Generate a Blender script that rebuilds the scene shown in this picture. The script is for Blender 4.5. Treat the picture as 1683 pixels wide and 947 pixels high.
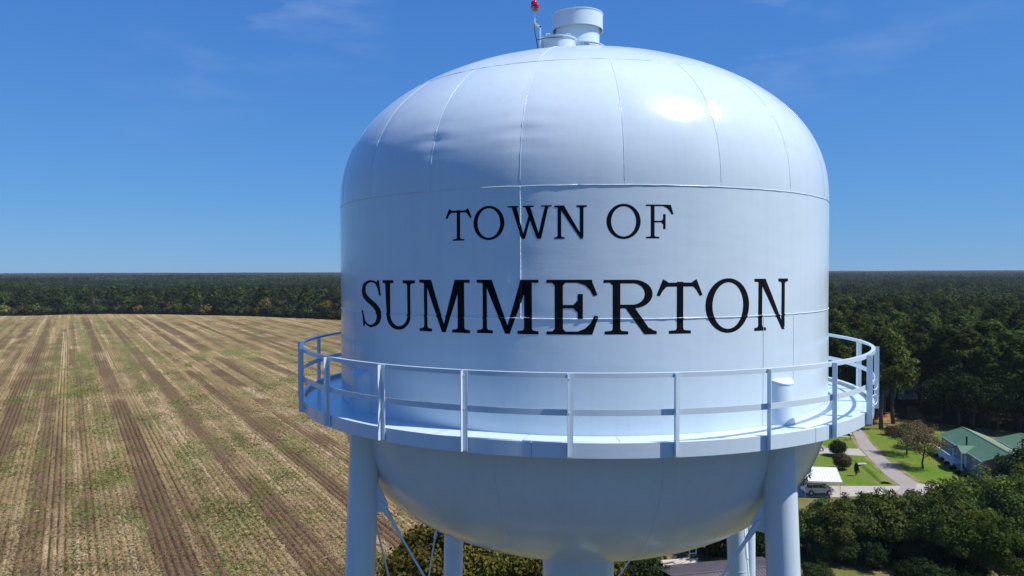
import bpy, bmesh, math, random
import numpy as np
from mathutils import Vector, Matrix, noise, geometry

for o in list(bpy.data.objects):
    bpy.data.objects.remove(o)
SC = bpy.context.scene
COL = SC.collection
RNG = np.random.default_rng(7)
random.seed(7)
R_ = math.radians

# ---------------------------------------------------------------- camera
CAM_H = 35.0
FPX, PITCH, ROLL = 1219.39, 0.0211, -0.0029
CX, CY = 841.5, 473.5
_f = np.array([0, math.cos(PITCH), -math.sin(PITCH)])
_r0 = np.array([1.0, 0, 0]); _u0 = np.cross(_r0, _f)
_R = math.cos(ROLL) * _r0 + math.sin(ROLL) * _u0
_U = -math.sin(ROLL) * _r0 + math.cos(ROLL) * _u0
cam_data = bpy.data.cameras.new('camera')
cam = bpy.data.objects.new('camera', cam_data); COL.objects.link(cam)
cam_data.sensor_width = 36.0
cam_data.lens = FPX / 1683 * 36.0
cam_data.clip_start = 0.5; cam_data.clip_end = 30000
M = Matrix(((_R[0], _U[0], -_f[0], 0), (_R[1], _U[1], -_f[1], 0), (_R[2], _U[2], -_f[2], CAM_H), (0, 0, 0, 1)))
cam.matrix_world = M
SC.camera = cam

# ---------------------------------------------------------------- sky, sun, exposure
SUN_AZ, SUN_EL = 107.5, 56.0          # clockwise from +Y
SKY_STRENGTH, SUN_STRENGTH = 0.087, 5.0
world = bpy.data.worlds.new('World'); SC.world = world; world.use_nodes = True
wn = world.node_tree.nodes; wl = world.node_tree.links
for n in list(wn): wn.remove(n)
w_out = wn.new('ShaderNodeOutputWorld'); w_bg = wn.new('ShaderNodeBackground')
w_sky = wn.new('ShaderNodeTexSky'); w_sky.sky_type = 'NISHITA'; w_sky.sun_disc = False
w_sky.sun_elevation = R_(SUN_EL); w_sky.sun_rotation = R_(SUN_AZ)
w_sky.altitude = 50; w_sky.air_density = 1.0; w_sky.dust_density = 0.0; w_sky.ozone_density = 4.0
w_tint = wn.new('ShaderNodeMix'); w_tint.data_type = 'RGBA'; w_tint.blend_type = 'MULTIPLY'
w_tint.inputs[0].default_value = 1.0; w_tint.inputs[7].default_value = (1, 1, 1, 1)
w_sep = wn.new('ShaderNodeSeparateColor'); w_cmb = wn.new('ShaderNodeCombineColor')
for _i, (_g, _k) in enumerate(((.70, .515), (.56, 1.31), (.32, 3.75))):
    _p = wn.new('ShaderNodeMath'); _p.operation = 'POWER'; _p.inputs[1].default_value = _g
    _m = wn.new('ShaderNodeMath'); _m.operation = 'MULTIPLY'; _m.inputs[1].default_value = _k
    wl.new(w_sep.outputs[_i], _p.inputs[0]); wl.new(_p.outputs[0], _m.inputs[0]); wl.new(_m.outputs[0], w_cmb.inputs[_i])
# thin wisps of cirrus
w_tc = wn.new('ShaderNodeTexCoord'); w_map = wn.new('ShaderNodeMapping'); w_map.inputs['Scale'].default_value = (5, 7, 22)
w_map.inputs['Location'].default_value = (1.3, 0.2, 0.4)
w_no = wn.new('ShaderNodeTexNoise'); w_no.inputs['Scale'].default_value = 1.0; w_no.inputs['Detail'].default_value = 7; w_no.inputs['Roughness'].default_value = 0.62
w_no2 = wn.new('ShaderNodeTexNoise'); w_no2.inputs['Scale'].default_value = 2.3; w_no2.inputs['Detail'].default_value = 2
w_r = wn.new('ShaderNodeMapRange'); w_r.inputs[1].default_value = 0.50; w_r.inputs[2].default_value = 0.85; w_r.inputs[3].default_value = 0; w_r.inputs[4].default_value = 0.5
w_r2 = wn.new('ShaderNodeMapRange'); w_r2.inputs[1].default_value = 0.5; w_r2.inputs[2].default_value = 0.68
w_mul = wn.new('ShaderNodeMath'); w_mul.operation = 'MULTIPLY'
w_mix = wn.new('ShaderNodeMix'); w_mix.data_type = 'RGBA'; w_mix.inputs[7].default_value = (6.5, 7.4, 8.6, 1)
wl.new(w_tc.outputs['Generated'], w_map.inputs['Vector']); wl.new(w_map.outputs[0], w_no.inputs['Vector'])
wl.new(w_tc.outputs['Generated'], w_no2.inputs['Vector'])
wl.new(w_no.outputs[0], w_r.inputs[0]); wl.new(w_no2.outputs[0], w_r2.inputs[0])
w_sx = wn.new('ShaderNodeSeparateXYZ'); w_el = wn.new('ShaderNodeMapRange'); w_el.inputs[1].default_value = .18; w_el.inputs[2].default_value = .34; w_el.inputs[3].default_value = .12
w_m2 = wn.new('ShaderNodeMath'); w_m2.operation = 'MULTIPLY'
wl.new(w_tc.outputs['Generated'], w_sx.inputs[0]); wl.new(w_sx.outputs[2], w_el.inputs[0]); wl.new(w_r.outputs[0], w_m2.inputs[0]); wl.new(w_el.outputs[0], w_m2.inputs[1])
wl.new(w_m2.outputs[0], w_mul.inputs[0]); wl.new(w_r2.outputs[0], w_mul.inputs[1])
wl.new(w_sky.outputs[0], w_sep.inputs[0]); wl.new(w_cmb.outputs[0], w_tint.inputs[6])
wl.new(w_tint.outputs[2], w_mix.inputs[6]); wl.new(w_mul.outputs[0], w_mix.inputs[0])
wl.new(w_mix.outputs[2], w_bg.inputs[0]); w_bg.inputs[1].default_value = SKY_STRENGTH
wl.new(w_bg.outputs[0], w_out.inputs[0])

sun_data = bpy.data.lights.new('sun', 'SUN'); sun_data.energy = SUN_STRENGTH; sun_data.angle = R_(0.53)
sun_data.color = (1.0, 0.94, 0.85)
sun = bpy.data.objects.new('sun', sun_data); COL.objects.link(sun)
_sd = Vector((math.sin(R_(SUN_AZ)) * math.cos(R_(SUN_EL)), math.cos(R_(SUN_AZ)) * math.cos(R_(SUN_EL)), math.sin(R_(SUN_EL))))
sun.rotation_euler = _sd.to_track_quat('Z', 'Y').to_euler(); sun.location = (60, -20, 90)
SC.view_settings.view_transform = 'Standard'; SC.view_settings.look = 'None'
SC.view_settings.exposure = 0.25; SC.view_settings.gamma = 1.0
SC.cycles.max_bounces = 6; SC.cycles.transparent_max_bounces = 6; SC.cycles.volume_bounces = 0

# ---------------------------------------------------------------- helpers
def ground(px, py, z=0.0):
    """world point at height z seen at pixel (px, py) of the 1683x947 photograph"""
    d = _f + _R * (px - CX) / FPX - _U * (py - CY) / FPX
    t = (z - CAM_H) / d[2]
    return Vector((d[0] * t, d[1] * t, z))

def project(P):
    P = np.asarray(P, float) - np.array([0, 0, CAM_H])
    d = P @ _f
    return CX + FPX * (P @ _R) / d, CY - FPX * (P @ _U) / d

class MB:
    """collects verts and faces for one mesh"""
    def __init__(s): s.v = []; s.f = []
    def add(s, v, f):
        n = len(s.v); s.v += [tuple(p) for p in v]; s.f += [tuple(i + n for i in q) for q in f]; return s
    def box(s, c, size, rz=0, rot=None):
        x, y, z = [a / 2 for a in size]
        P = [Vector(p) for p in ((-x, -y, -z), (x, -y, -z), (x, y, -z), (-x, y, -z), (-x, -y, z), (x, -y, z), (x, y, z), (-x, y, z))]
        m = rot if rot is not None else Matrix.Rotation(rz, 3, 'Z')
        return s.add([Vector(c) + m @ p for p in P], [(0, 3, 2, 1), (4, 5, 6, 7), (0, 1, 5, 4), (1, 2, 6, 5), (2, 3, 7, 6), (3, 0, 4, 7)])
    def tube(s, pts, rad, n=10, cap=True):
        pts = [Vector(p) for p in pts]; rads = rad if isinstance(rad, (list, tuple)) else [rad] * len(pts)
        V = []; F = []; prev = None
        for i, p in enumerate(pts):
            a = pts[max(i - 1, 0)]; b = pts[min(i + 1, len(pts) - 1)]
            t = (b - a).normalized()
            if prev is None:
                up = Vector((0, 0, 1)) if abs(t.z) < .9 else Vector((1, 0, 0))
                x = t.cross(up).normalized()
            else:
                x = (prev - t * prev.dot(t)).normalized()
            prev = x; y = t.cross(x)
            for k in range(n):
                an = 2 * math.pi * k / n
                V.append(p + (x * math.cos(an) + y * math.sin(an)) * rads[i])
        for i in range(len(pts) - 1):
            for k in range(n):
                k2 = (k + 1) % n
                F.append((i * n + k, i * n + k2, (i + 1) * n + k2, (i + 1) * n + k))
        if cap:
            F.append(tuple(range(n))[::-1]); F.append(tuple((len(pts) - 1) * n + k for k in range(n)))
        return s.add(V, F)
    def lathe(s, prof, c=(0, 0, 0), a0=0, a1=360, n=48):
        full = abs(a1 - a0) >= 360; m = n if full else n + 1
        V = []; F = []
        for j in range(m):
            a = R_(a0 + (a1 - a0) * j / n)
            for (r, z) in prof: V.append((c[0] + r * math.cos(a), c[1] + r * math.sin(a), c[2] + z))
        k = len(prof)
        for j in range(n):
            j2 = (j + 1) % m
            for i in range(k - 1): F.append((j * k + i, j2 * k + i, j2 * k + i + 1, j * k + i + 1))
        return s.add(V, F)
    def prism(s, poly, z0, z1):
        n = len(poly); V = [(p[0], p[1], z0) for p in poly] + [(p[0], p[1], z1) for p in poly]
        F = [tuple(range(n))[::-1], tuple(range(n, 2 * n))] + [(i, (i + 1) % n, n + (i + 1) % n, n + i) for i in range(n)]
        return s.add(V, F)
    def mesh(s, name, mat, smooth=False):
        me = bpy.data.meshes.new(name); me.from_pydata(s.v, [], s.f); me.update()
        if mat: me.materials.append(mat)
        if smooth:
            me.polygons.foreach_set('use_smooth', [True] * len(me.polygons))
        return me
    def build(s, name, mat, parent=None, smooth=False, sharp=None):
        me = s.mesh(name, mat, smooth)
        if sharp is not None: me.set_sharp_from_angle(angle=R_(sharp))
        return link(name, me, parent)

def link(name, me, parent=None):
    o = bpy.data.objects.new(name, me); COL.objects.link(o)
    if parent: o.parent = parent
    return o

def tag(o, label=None, cat=None, group=None, kind=None):
    if label: o['label'] = label
    if cat: o['category'] = cat
    if group: o['group'] = group
    if kind: o['kind'] = kind
    return o

def empty(name, loc=(0, 0, 0), rz=0):
    o = bpy.data.objects.new(name, None); COL.objects.link(o); o.location = loc; o.rotation_euler = (0, 0, rz); o.empty_display_size = .5
    return o

def mesh_np(name, V, F, mat, smooth=False, k=4):
    """big mesh from numpy arrays (all faces with k corners)"""
    me = bpy.data.meshes.new(name); F = np.asarray(F, np.int32)
    me.vertices.add(len(V)); me.vertices.foreach_set('co', np.asarray(V, np.float32).ravel())
    me.loops.add(F.size); me.loops.foreach_set('vertex_index', F.ravel())
    me.polygons.add(len(F)); me.polygons.foreach_set('loop_start', np.arange(0, F.size, k, dtype=np.int32))
    me.update(calc_edges=True); me.validate()
    if smooth: me.polygons.foreach_set('use_smooth', [True] * len(me.polygons))
    if mat: me.materials.append(mat)
    return me

# ---------------------------------------------------------------- materials
def new_mat(name):
    m = bpy.data.materials.new(name); m.use_nodes = True; nt = m.node_tree
    b = nt.nodes['Principled BSDF']
    return m, nt, b

def nd(nt, t, **kw):
    n = nt.nodes.new(t)
    for k, v in kw.items():
        if k.startswith('i_'):
            key = k[2:]; key = int(key) if key.isdigit() else key
            n.inputs[key].default_value = v
        else: setattr(n, k, v)
    return n

def plain(name, col, rough=.5, metal=0, var=.08, scale=3.0, bump=0, bscale=30, coords='Object', spec=.5, coat=0):
    """colour with soft noise variation and optional fine bump"""
    m, nt, b = new_mat(name); L = nt.links
    tc = nd(nt, 'ShaderNodeTexCoord'); no = nd(nt, 'ShaderNodeTexNoise', i_Scale=scale, i_Detail=5.0)
    L.new(tc.outputs[coords], no.inputs['Vector'])
    mr = nd(nt, 'ShaderNodeMapRange', i_1=.3, i_2=.7, i_3=1 - var, i_4=1 + var); L.new(no.outputs[0], mr.inputs[0])
    mx = nd(nt, 'ShaderNodeMix', data_type='RGBA', blend_type='MULTIPLY', i_0=1.0, i_6=(*col, 1)); L.new(mr.outputs[0], mx.inputs[7])
    L.new(mx.outputs[2], b.inputs['Base Color'])
    b.inputs['Roughness'].default_value = rough; b.inputs['Metallic'].default_value = metal; b.inputs['Specular IOR Level'].default_value = spec
    b.inputs['Coat Weight'].default_value = coat
    if bump:
        n2 = nd(nt, 'ShaderNodeTexNoise', i_Scale=bscale, i_Detail=4.0); L.new(tc.outputs[coords], n2.inputs['Vector'])
        bp = nd(nt, 'ShaderNodeBump', i_Strength=bump, i_Distance=.02); L.new(n2.outputs[0], bp.inputs['Height']); L.new(bp.outputs[0], b.inputs['Normal'])
    return m

def paint_material():
    """glossy pale blue-white tank enamel: slight orange peel, roller texture, faint streaks"""
    m, nt, b = new_mat('tank_enamel'); L = nt.links
    tc = nd(nt, 'ShaderNodeTexCoord')
    n1 = nd(nt, 'ShaderNodeTexNoise', i_Scale=.9, i_Detail=4.0); L.new(tc.outputs['Object'], n1.inputs['Vector'])
    mp = nd(nt, 'ShaderNodeMapping', i_Scale=(9, 9, .35)); L.new(tc.outputs['Object'], mp.inputs['Vector'])
    n2 = nd(nt, 'ShaderNodeTexNoise', i_Scale=1.0, i_Detail=6.0); L.new(mp.outputs[0], n2.inputs['Vector'])
    r1 = nd(nt, 'ShaderNodeMapRange', i_1=.3, i_2=.7, i_3=.965, i_4=1.03); L.new(n1.outputs[0], r1.inputs[0])
    r2 = nd(nt, 'ShaderNodeMapRange', i_1=.45, i_2=.8, i_3=1.0, i_4=.955); L.new(n2.outputs[0], r2.inputs[0])
    mu = nd(nt, 'ShaderNodeMath', operation='MULTIPLY'); L.new(r1.outputs[0], mu.inputs[0]); L.new(r2.outputs[0], mu.inputs[1])
    mx = nd(nt, 'ShaderNodeMix', data_type='RGBA', blend_type='MULTIPLY', i_0=1.0, i_6=(0.565, 0.685, 0.775, 1)); L.new(mu.outputs[0], mx.inputs[7])
    L.new(mx.outputs[2], b.inputs['Base Color'])
    r3 = nd(nt, 'ShaderNodeMapRange', i_1=.3, i_2=.7, i_3=.15, i_4=.23); L.new(n1.outputs[0], r3.inputs[0]); L.new(r3.outputs[0], b.inputs['Roughness'])
    n4 = nd(nt, 'ShaderNodeTexNoise', i_Scale=55.0, i_Detail=3.0); L.new(tc.outputs['Object'], n4.inputs['Vector'])
    mp5 = nd(nt, 'ShaderNodeMapping', i_Scale=(5, 5, 16)); L.new(tc.outputs['Object'], mp5.inputs['Vector'])
    n5 = nd(nt, 'ShaderNodeTexNoise', i_Scale=1.0, i_Detail=3.0); L.new(mp5.outputs[0], n5.inputs['Vector'])
    b1 = nd(nt, 'ShaderNodeBump', i_Strength=.25, i_Distance=.0022); L.new(n4.outputs[0], b1.inputs['Height'])
    b2 = nd(nt, 'ShaderNodeBump', i_Strength=.16, i_Distance=.006); L.new(n5.outputs[0], b2.inputs['Height']); L.new(b1.outputs[0], b2.inputs['Normal'])
    L.new(b2.outputs[0], b.inputs['Normal'])
    return m

def leaf_material(name, c1, c2, warm=None, trans=.22):
    """per-leaf and per-tree variation between two greens"""
    m, nt, b = new_mat(name); L = nt.links
    geo = nd(nt, 'ShaderNodeNewGeometry'); oi = nd(nt, 'ShaderNodeObjectInfo')
    mx = nd(nt, 'ShaderNodeMix', data_type='RGBA', i_6=(*c1, 1), i_7=(*c2, 1)); L.new(geo.outputs['Random Per Island'], mx.inputs[0])
    hs = nd(nt, 'ShaderNodeHueSaturation')
    rh = nd(nt, 'ShaderNodeMapRange', i_3=.475, i_4=.525); L.new(oi.outputs['Random'], rh.inputs[0]); L.new(rh.outputs[0], hs.inputs['Hue'])
    rv = nd(nt, 'ShaderNodeMapRange', i_3=.62, i_4=1.55)
    m2 = nd(nt, 'ShaderNodeMath', operation='MULTIPLY', i_1=7.31); L.new(oi.outputs['Random'], m2.inputs[0])
    m3 = nd(nt, 'ShaderNodeMath', operation='FRACT'); L.new(m2.outputs[0], m3.inputs[0]); L.new(m3.outputs[0], rv.inputs[0]); L.new(rv.outputs[0], hs.inputs['Value'])
    pn = nd(nt, 'ShaderNodeTexNoise', i_Scale=.085, i_Detail=1.0); L.new(geo.outputs['Position'], pn.inputs['Vector'])
    pr = nd(nt, 'ShaderNodeMapRange', i_1=.36, i_2=.64, i_3=.62, i_4=1.35); L.new(pn.outputs[0], pr.inputs[0])
    pc = nd(nt, 'ShaderNodeMix', data_type='RGBA', blend_type='MULTIPLY', i_0=1.0); L.new(mx.outputs[2], pc.inputs[6]); L.new(pr.outputs[0], pc.inputs[7])
    L.new(pc.outputs[2], hs.inputs['Color'])
    out = nt.nodes['Material Output']
    df = nd(nt, 'ShaderNodeBsdfDiffuse'); tr = nd(nt, 'ShaderNodeBsdfTranslucent'); ms = nd(nt, 'ShaderNodeMixShader', i_0=trans)
    L.new(hs.outputs[0], df.inputs[0]); L.new(hs.outputs[0], tr.inputs[0]); L.new(df.outputs[0], ms.inputs[1]); L.new(tr.outputs[0], ms.inputs[2])
    L.new(ms.outputs[0], out.inputs[0]); nt.nodes.remove(b)
    return m

def cover_material(name, colors, scale, bump=.4, dist=.05, stretch=(1, 1, 1)):
    """ground cover mixing three colours by noise at two scales"""
    m, nt, b = new_mat(name); L = nt.links
    tc = nd(nt, 'ShaderNodeTexCoord'); mp = nd(nt, 'ShaderNodeMapping', i_Scale=stretch); L.new(tc.outputs['Object'], mp.inputs[0])
    a = nd(nt, 'ShaderNodeTexNoise', i_Scale=scale, i_Detail=8.0, i_Roughness=.65); L.new(mp.outputs[0], a.inputs['Vector'])
    c = nd(nt, 'ShaderNodeTexNoise', i_Scale=scale * .09, i_Detail=4.0); L.new(mp.outputs[0], c.inputs['Vector'])
    r1 = nd(nt, 'ShaderNodeMapRange', i_1=.38, i_2=.62); L.new(a.outputs[0], r1.inputs[0])
    r2 = nd(nt, 'ShaderNodeMapRange', i_1=.42, i_2=.62); L.new(c.outputs[0], r2.inputs[0])
    m1 = nd(nt, 'ShaderNodeMix', data_type='RGBA', i_6=(*colors[0], 1), i_7=(*colors[1], 1)); L.new(r1.outputs[0], m1.inputs[0])
    m2 = nd(nt, 'ShaderNodeMix', data_type='RGBA', i_7=(*colors[2], 1)); L.new(r2.outputs[0], m2.inputs[0]); L.new(m1.outputs[2], m2.inputs[6])
    L.new(m2.outputs[2], b.inputs['Base Color']); b.inputs['Roughness'].default_value = .95; b.inputs['Specular IOR Level'].default_value = .1
    bp = nd(nt, 'ShaderNodeBump', i_Strength=bump, i_Distance=dist); L.new(a.outputs[0], bp.inputs['Height']); L.new(bp.outputs[0], b.inputs['Normal'])
    return m

ENAMEL = paint_material()
LETTER = plain('black_letter_paint', (0.007, 0.007, 0.009), .6, var=.15, spec=.06)
BARK = plain('bark', (0.10, 0.075, 0.055), .95, var=.3, scale=6, bump=.5, bscale=14, spec=.1)
PALE_BARK = plain('pale_dead_wood', (0.38, 0.35, 0.31), .9, var=.2, scale=4, spec=.1)
LEAF_OAK = leaf_material('oak_leaves', (0.026, 0.043, 0.011), (0.062, 0.088, 0.020))
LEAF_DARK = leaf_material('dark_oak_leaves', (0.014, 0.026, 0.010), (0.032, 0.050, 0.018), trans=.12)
LEAF_PINE = leaf_material('pine_needles', (0.030, 0.046, 0.011), (0.064, 0.086, 0.020), trans=.12)
LEAF_HEDGE = leaf_material('hedgerow_leaves', (0.032, 0.050, 0.014), (0.082, 0.108, 0.026))
LEAF_BRIGHT = leaf_material('lime_green_leaves', (0.050, 0.074, 0.016), (0.125, 0.150, 0.030))  # lighter yellow-green leaf colour
LEAF_YELLOW = leaf_material('yellowing_maple_leaves', (0.030, 0.036, 0.008), (0.165, 0.150, 0.030))
LEAF_ORANGE = leaf_material('orange_autumn_leaves', (0.095, 0.072, 0.018), (0.185, 0.135, 0.028))
LEAF_GREY = leaf_material('grey_twigs', (0.085, 0.085, 0.070), (0.15, 0.145, 0.12))
LEAF_MYRTLE = leaf_material('reddish_myrtle_leaves', (0.050, 0.036, 0.022), (0.105, 0.088, 0.040))
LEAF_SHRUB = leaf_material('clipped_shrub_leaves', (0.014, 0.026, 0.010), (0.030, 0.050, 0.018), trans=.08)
LEAF_FAR = leaf_material('far_forest_leaves', (0.017, 0.030, 0.010), (0.043, 0.062, 0.018), trans=.1)
FOREST_FLOOR = cover_material('forest_floor', ((0.05, 0.035, 0.02), (0.085, 0.06, 0.035), (0.05, 0.062, 0.022)), .8)
LAWN = cover_material('lawn_grass', ((0.060, 0.135, 0.010), (0.105, 0.195, 0.018), (0.15, 0.165, 0.035)), 1.6, .35, .04)
ROUGH_GRASS = cover_material('rough_grass', ((0.09, 0.11, 0.026), (0.16, 0.15, 0.05), (0.20, 0.15, 0.075)), 1.5, .5, .06)
ASPHALT = cover_material('worn_road_surface', ((0.25, 0.235, 0.22), (0.33, 0.31, 0.29), (0.29, 0.255, 0.225)), 3.5, .2, .01)
GRAVEL = cover_material('pale_gravel', ((0.30, 0.28, 0.26), (0.46, 0.43, 0.40), (0.37, 0.34, 0.30)), 3.0, .5, .03)
CONCRETE = cover_material('driveway_concrete', ((0.33, 0.31, 0.29), (0.42, 0.40, 0.37), (0.36, 0.33, 0.29)), 2.5, .15, .01)
ORANGE_SOIL = cover_material('orange_clay', ((0.28, 0.13, 0.06), (0.38, 0.20, 0.10), (0.24, 0.13, 0.07)), 2.5, .4, .03)

def field_material():
    m, nt, b = new_mat('harvested_field'); L = nt.links
    tc = nd(nt, 'ShaderNodeTexCoord')
    at = nd(nt, 'ShaderNodeAttribute', attribute_name='cover'); sp = nd(nt, 'ShaderNodeSeparateColor'); L.new(at.outputs['Color'], sp.inputs[0])
    mp = nd(nt, 'ShaderNodeMapping'); mp.inputs['Rotation'].default_value = (0, 0, R_(-30.85)); L.new(tc.outputs['Object'], mp.inputs[0])
    mp2 = nd(nt, 'ShaderNodeMapping', i_Scale=(1, .22, 1)); L.new(mp.outputs[0], mp2.inputs[0])
    n1 = nd(nt, 'ShaderNodeTexNoise', i_Scale=2.2, i_Detail=7.0, i_Roughness=.7); L.new(mp.outputs[0], n1.inputs['Vector'])
    n2 = nd(nt, 'ShaderNodeTexNoise', i_Scale=1.0, i_Detail=6.0, i_Roughness=.62); L.new(mp2.outputs[0], n2.inputs['Vector'])
    n3 = nd(nt, 'ShaderNodeTexNoise', i_Scale=1.5, i_Detail=6.0, i_Roughness=.7); L.new(mp.outputs[0], n3.inputs['Vector'])
    vo = nd(nt, 'ShaderNodeTexNoise', i_Scale=6.5, i_Detail=3.0, i_Roughness=.6); L.new(mp.outputs[0], vo.inputs['Vector'])
    # soil amount
    s1 = nd(nt, 'ShaderNodeMath', operation='ADD'); L.new(sp.outputs[0], s1.inputs[0])
    s0 = nd(nt, 'ShaderNodeMapRange', i_1=.25, i_2=.75, i_3=-.55, i_4=.55); L.new(n1.outputs[0], s0.inputs[0]); L.new(s0.outputs[0], s1.inputs[1])
    s2 = nd(nt, 'ShaderNodeMapRange', i_1=.3, i_2=.7); L.new(s1.outputs[0], s2.inputs[0])
    straw = nd(nt, 'ShaderNodeMix', data_type='RGBA', i_6=(0.178, 0.125, 0.052, 1), i_7=(0.350, 0.262, 0.122, 1)); L.new(vo.outputs[0], straw.inputs[0])
    rs = nd(nt, 'ShaderNodeMapRange', i_1=.35, i_2=.65); L.new(vo.outputs[0], rs.inputs[0]); L.new(rs.outputs[0], straw.inputs[0])
    soil = nd(nt, 'ShaderNodeMix', data_type='RGBA', i_6=(0.085, 0.053, 0.029, 1), i_7=(0.185, 0.120, 0.066, 1)); L.new(rs.outputs[0], soil.inputs[0])
    c1 = nd(nt, 'ShaderNodeMix', data_type='RGBA'); L.new(s2.outputs[0], c1.inputs[0]); L.new(straw.outputs[2], c1.inputs[6]); L.new(soil.outputs[2], c1.inputs[7])
    mpw = nd(nt, 'ShaderNodeMapping', i_Scale=(.52, .007, 1)); L.new(mp.outputs[0], mpw.inputs[0])
    nw = nd(nt, 'ShaderNodeTexNoise', i_Scale=1.0, i_Detail=3.0, i_Roughness=.6); L.new(mpw.outputs[0], nw.inputs['Vector'])
    pw = nd(nt, 'ShaderNodeMapRange', i_1=.52, i_2=.60); L.new(nw.outputs[0], pw.inputs[0])
    ps = nd(nt, 'ShaderNodeMapRange', i_1=.55, i_2=.25, i_3=0.0, i_4=.8); L.new(s1.outputs[0], ps.inputs[0])
    pm = nd(nt, 'ShaderNodeMath', operation='MULTIPLY'); L.new(pw.outputs[0], pm.inputs[0]); L.new(ps.outputs[0], pm.inputs[1])
    pale = nd(nt, 'ShaderNodeMix', data_type='RGBA', i_6=(0.34, 0.245, 0.135, 1), i_7=(0.54, 0.415, 0.255, 1)); L.new(rs.outputs[0], pale.inputs[0])
    c1b = nd(nt, 'ShaderNodeMix', data_type='RGBA'); L.new(pm.outputs[0], c1b.inputs[0]); L.new(c1.outputs[2], c1b.inputs[6]); L.new(pale.outputs[2], c1b.inputs[7])
    # bare soil in the furrow bottoms, darkened with groove shade put into its colour
    sx = nd(nt, 'ShaderNodeSeparateXYZ'); L.new(mp.outputs[0], sx.inputs[0])
    wv = nd(nt, 'ShaderNodeMath', operation='MULTIPLY', i_1=2 * math.pi / .86); L.new(sx.outputs[0], wv.inputs[0])
    wc = nd(nt, 'ShaderNodeMath', operation='COSINE'); L.new(wv.outputs[0], wc.inputs[0])
    wr = nd(nt, 'ShaderNodeMapRange', i_1=.25, i_2=.80); L.new(wc.outputs[0], wr.inputs[0])
    wl_ = nd(nt, 'ShaderNodeMath', operation='MULTIPLY'); L.new(wr.outputs[0], wl_.inputs[0]); L.new(sp.outputs[2], wl_.inputs[1])
    l1 = nd(nt, 'ShaderNodeMath', operation='MULTIPLY'); L.new(wl_.outputs[0], l1.inputs[0])
    l0 = nd(nt, 'ShaderNodeMapRange', i_1=.36, i_2=.56, i_3=.15, i_4=1.0); L.new(n2.outputs[0], l0.inputs[0]); L.new(l0.outputs[0], l1.inputs[1])
    c2 = nd(nt, 'ShaderNodeMix', data_type='RGBA', i_7=(0.060, 0.038, 0.026, 1)); L.new(l1.outputs[0], c2.inputs[0]); L.new(c1b.outputs[2], c2.inputs[6])
    # green weeds
    mpg = nd(nt, 'ShaderNodeMapping', i_Scale=(1.3, .10, 1)); L.new(mp.outputs[0], mpg.inputs[0])
    ng = nd(nt, 'ShaderNodeTexNoise', i_Scale=1.0, i_Detail=3.0); L.new(mpg.outputs[0], ng.inputs['Vector'])
    gg = nd(nt, 'ShaderNodeMapRange', i_1=.35, i_2=.65, i_3=-.22, i_4=.30); L.new(ng.outputs[0], gg.inputs[0])
    g9 = nd(nt, 'ShaderNodeMath', operation='ADD'); L.new(sp.outputs[1], g9.inputs[0]); L.new(gg.outputs[0], g9.inputs[1])
    g1 = nd(nt, 'ShaderNodeMath', operation='ADD'); L.new(g9.outputs[0], g1.inputs[0])
    g0 = nd(nt, 'ShaderNodeMapRange', i_1=.25, i_2=.75, i_3=-.85, i_4=.85); L.new(n3.outputs[0], g0.inputs[0]); L.new(g0.outputs[0], g1.inputs[1])
    g2 = nd(nt, 'ShaderNodeMapRange', i_1=.38, i_2=.80, i_4=.85); L.new(g1.outputs[0], g2.inputs[0])
    green = nd(nt, 'ShaderNodeMix', data_type='RGBA', i_6=(0.065, 0.082, 0.020, 1), i_7=(0.17, 0.185, 0.055, 1)); L.new(rs.outputs[0], green.inputs[0])
    c3 = nd(nt, 'ShaderNodeMix', data_type='RGBA'); L.new(g2.outputs[0], c3.inputs[0]); L.new(c2.outputs[2], c3.inputs[6]); L.new(green.outputs[2], c3.inputs[7])
    L.new(c3.outputs[2], b.inputs['Base Color']); b.inputs['Roughness'].default_value = .95; b.inputs['Specular IOR Level'].default_value = .08
    bp = nd(nt, 'ShaderNodeBump', i_Strength=.7, i_Distance=.10); L.new(vo.outputs[0], bp.inputs['Height'])
    bp2 = nd(nt, 'ShaderNodeBump', i_Strength=.6, i_Distance=.22); L.new(n1.outputs[0], bp2.inputs['Height']); L.new(bp.outputs[0], bp2.inputs['Normal'])
    L.new(bp2.outputs[0], b.inputs['Normal'])
    return m
FIELD = field_material()

# ================================================================ GROUND
def ground_rise(d):
    t = np.clip((d - 1300.0) / 6000.0, 0, 1); return 13.0 * t * t * (3 - 2 * t)
rad = np.concatenate([[0.01], np.geomspace(20, 9500, 70)]); seg = 96
V = []
for r in rad:
    a = np.linspace(0, 2 * np.pi, seg, endpoint=False)
    V.append(np.stack([r * np.cos(a), r * np.sin(a), np.full(seg, ground_rise(r))], 1))
V = np.concatenate(V); F = []
for i in range(len(rad) - 1):
    for j in range(seg):
        j2 = (j + 1) % seg; F.append((i * seg + j, (i + 1) * seg + j, (i + 1) * seg + j2, i * seg + j2))
tag(link('ground', mesh_np('ground', V, F, FOREST_FLOOR, True)), kind='structure')

def sheet(name, pts, mat, z, sub=None):
    bm = bmesh.new(); vs = [bm.verts.new((p[0], p[1], z)) for p in pts]; f = bm.faces.new(vs)
    if f.normal.z < 0: f.normal_flip()
    bmesh.ops.triangulate(bm, faces=bm.faces)
    me = bpy.data.meshes.new(name); bm.to_mesh(me); bm.free(); me.materials.append(mat)
    return tag(link(name, me), kind='structure')

def G(*q): return [ground(a, b) for a, b in q]

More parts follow.
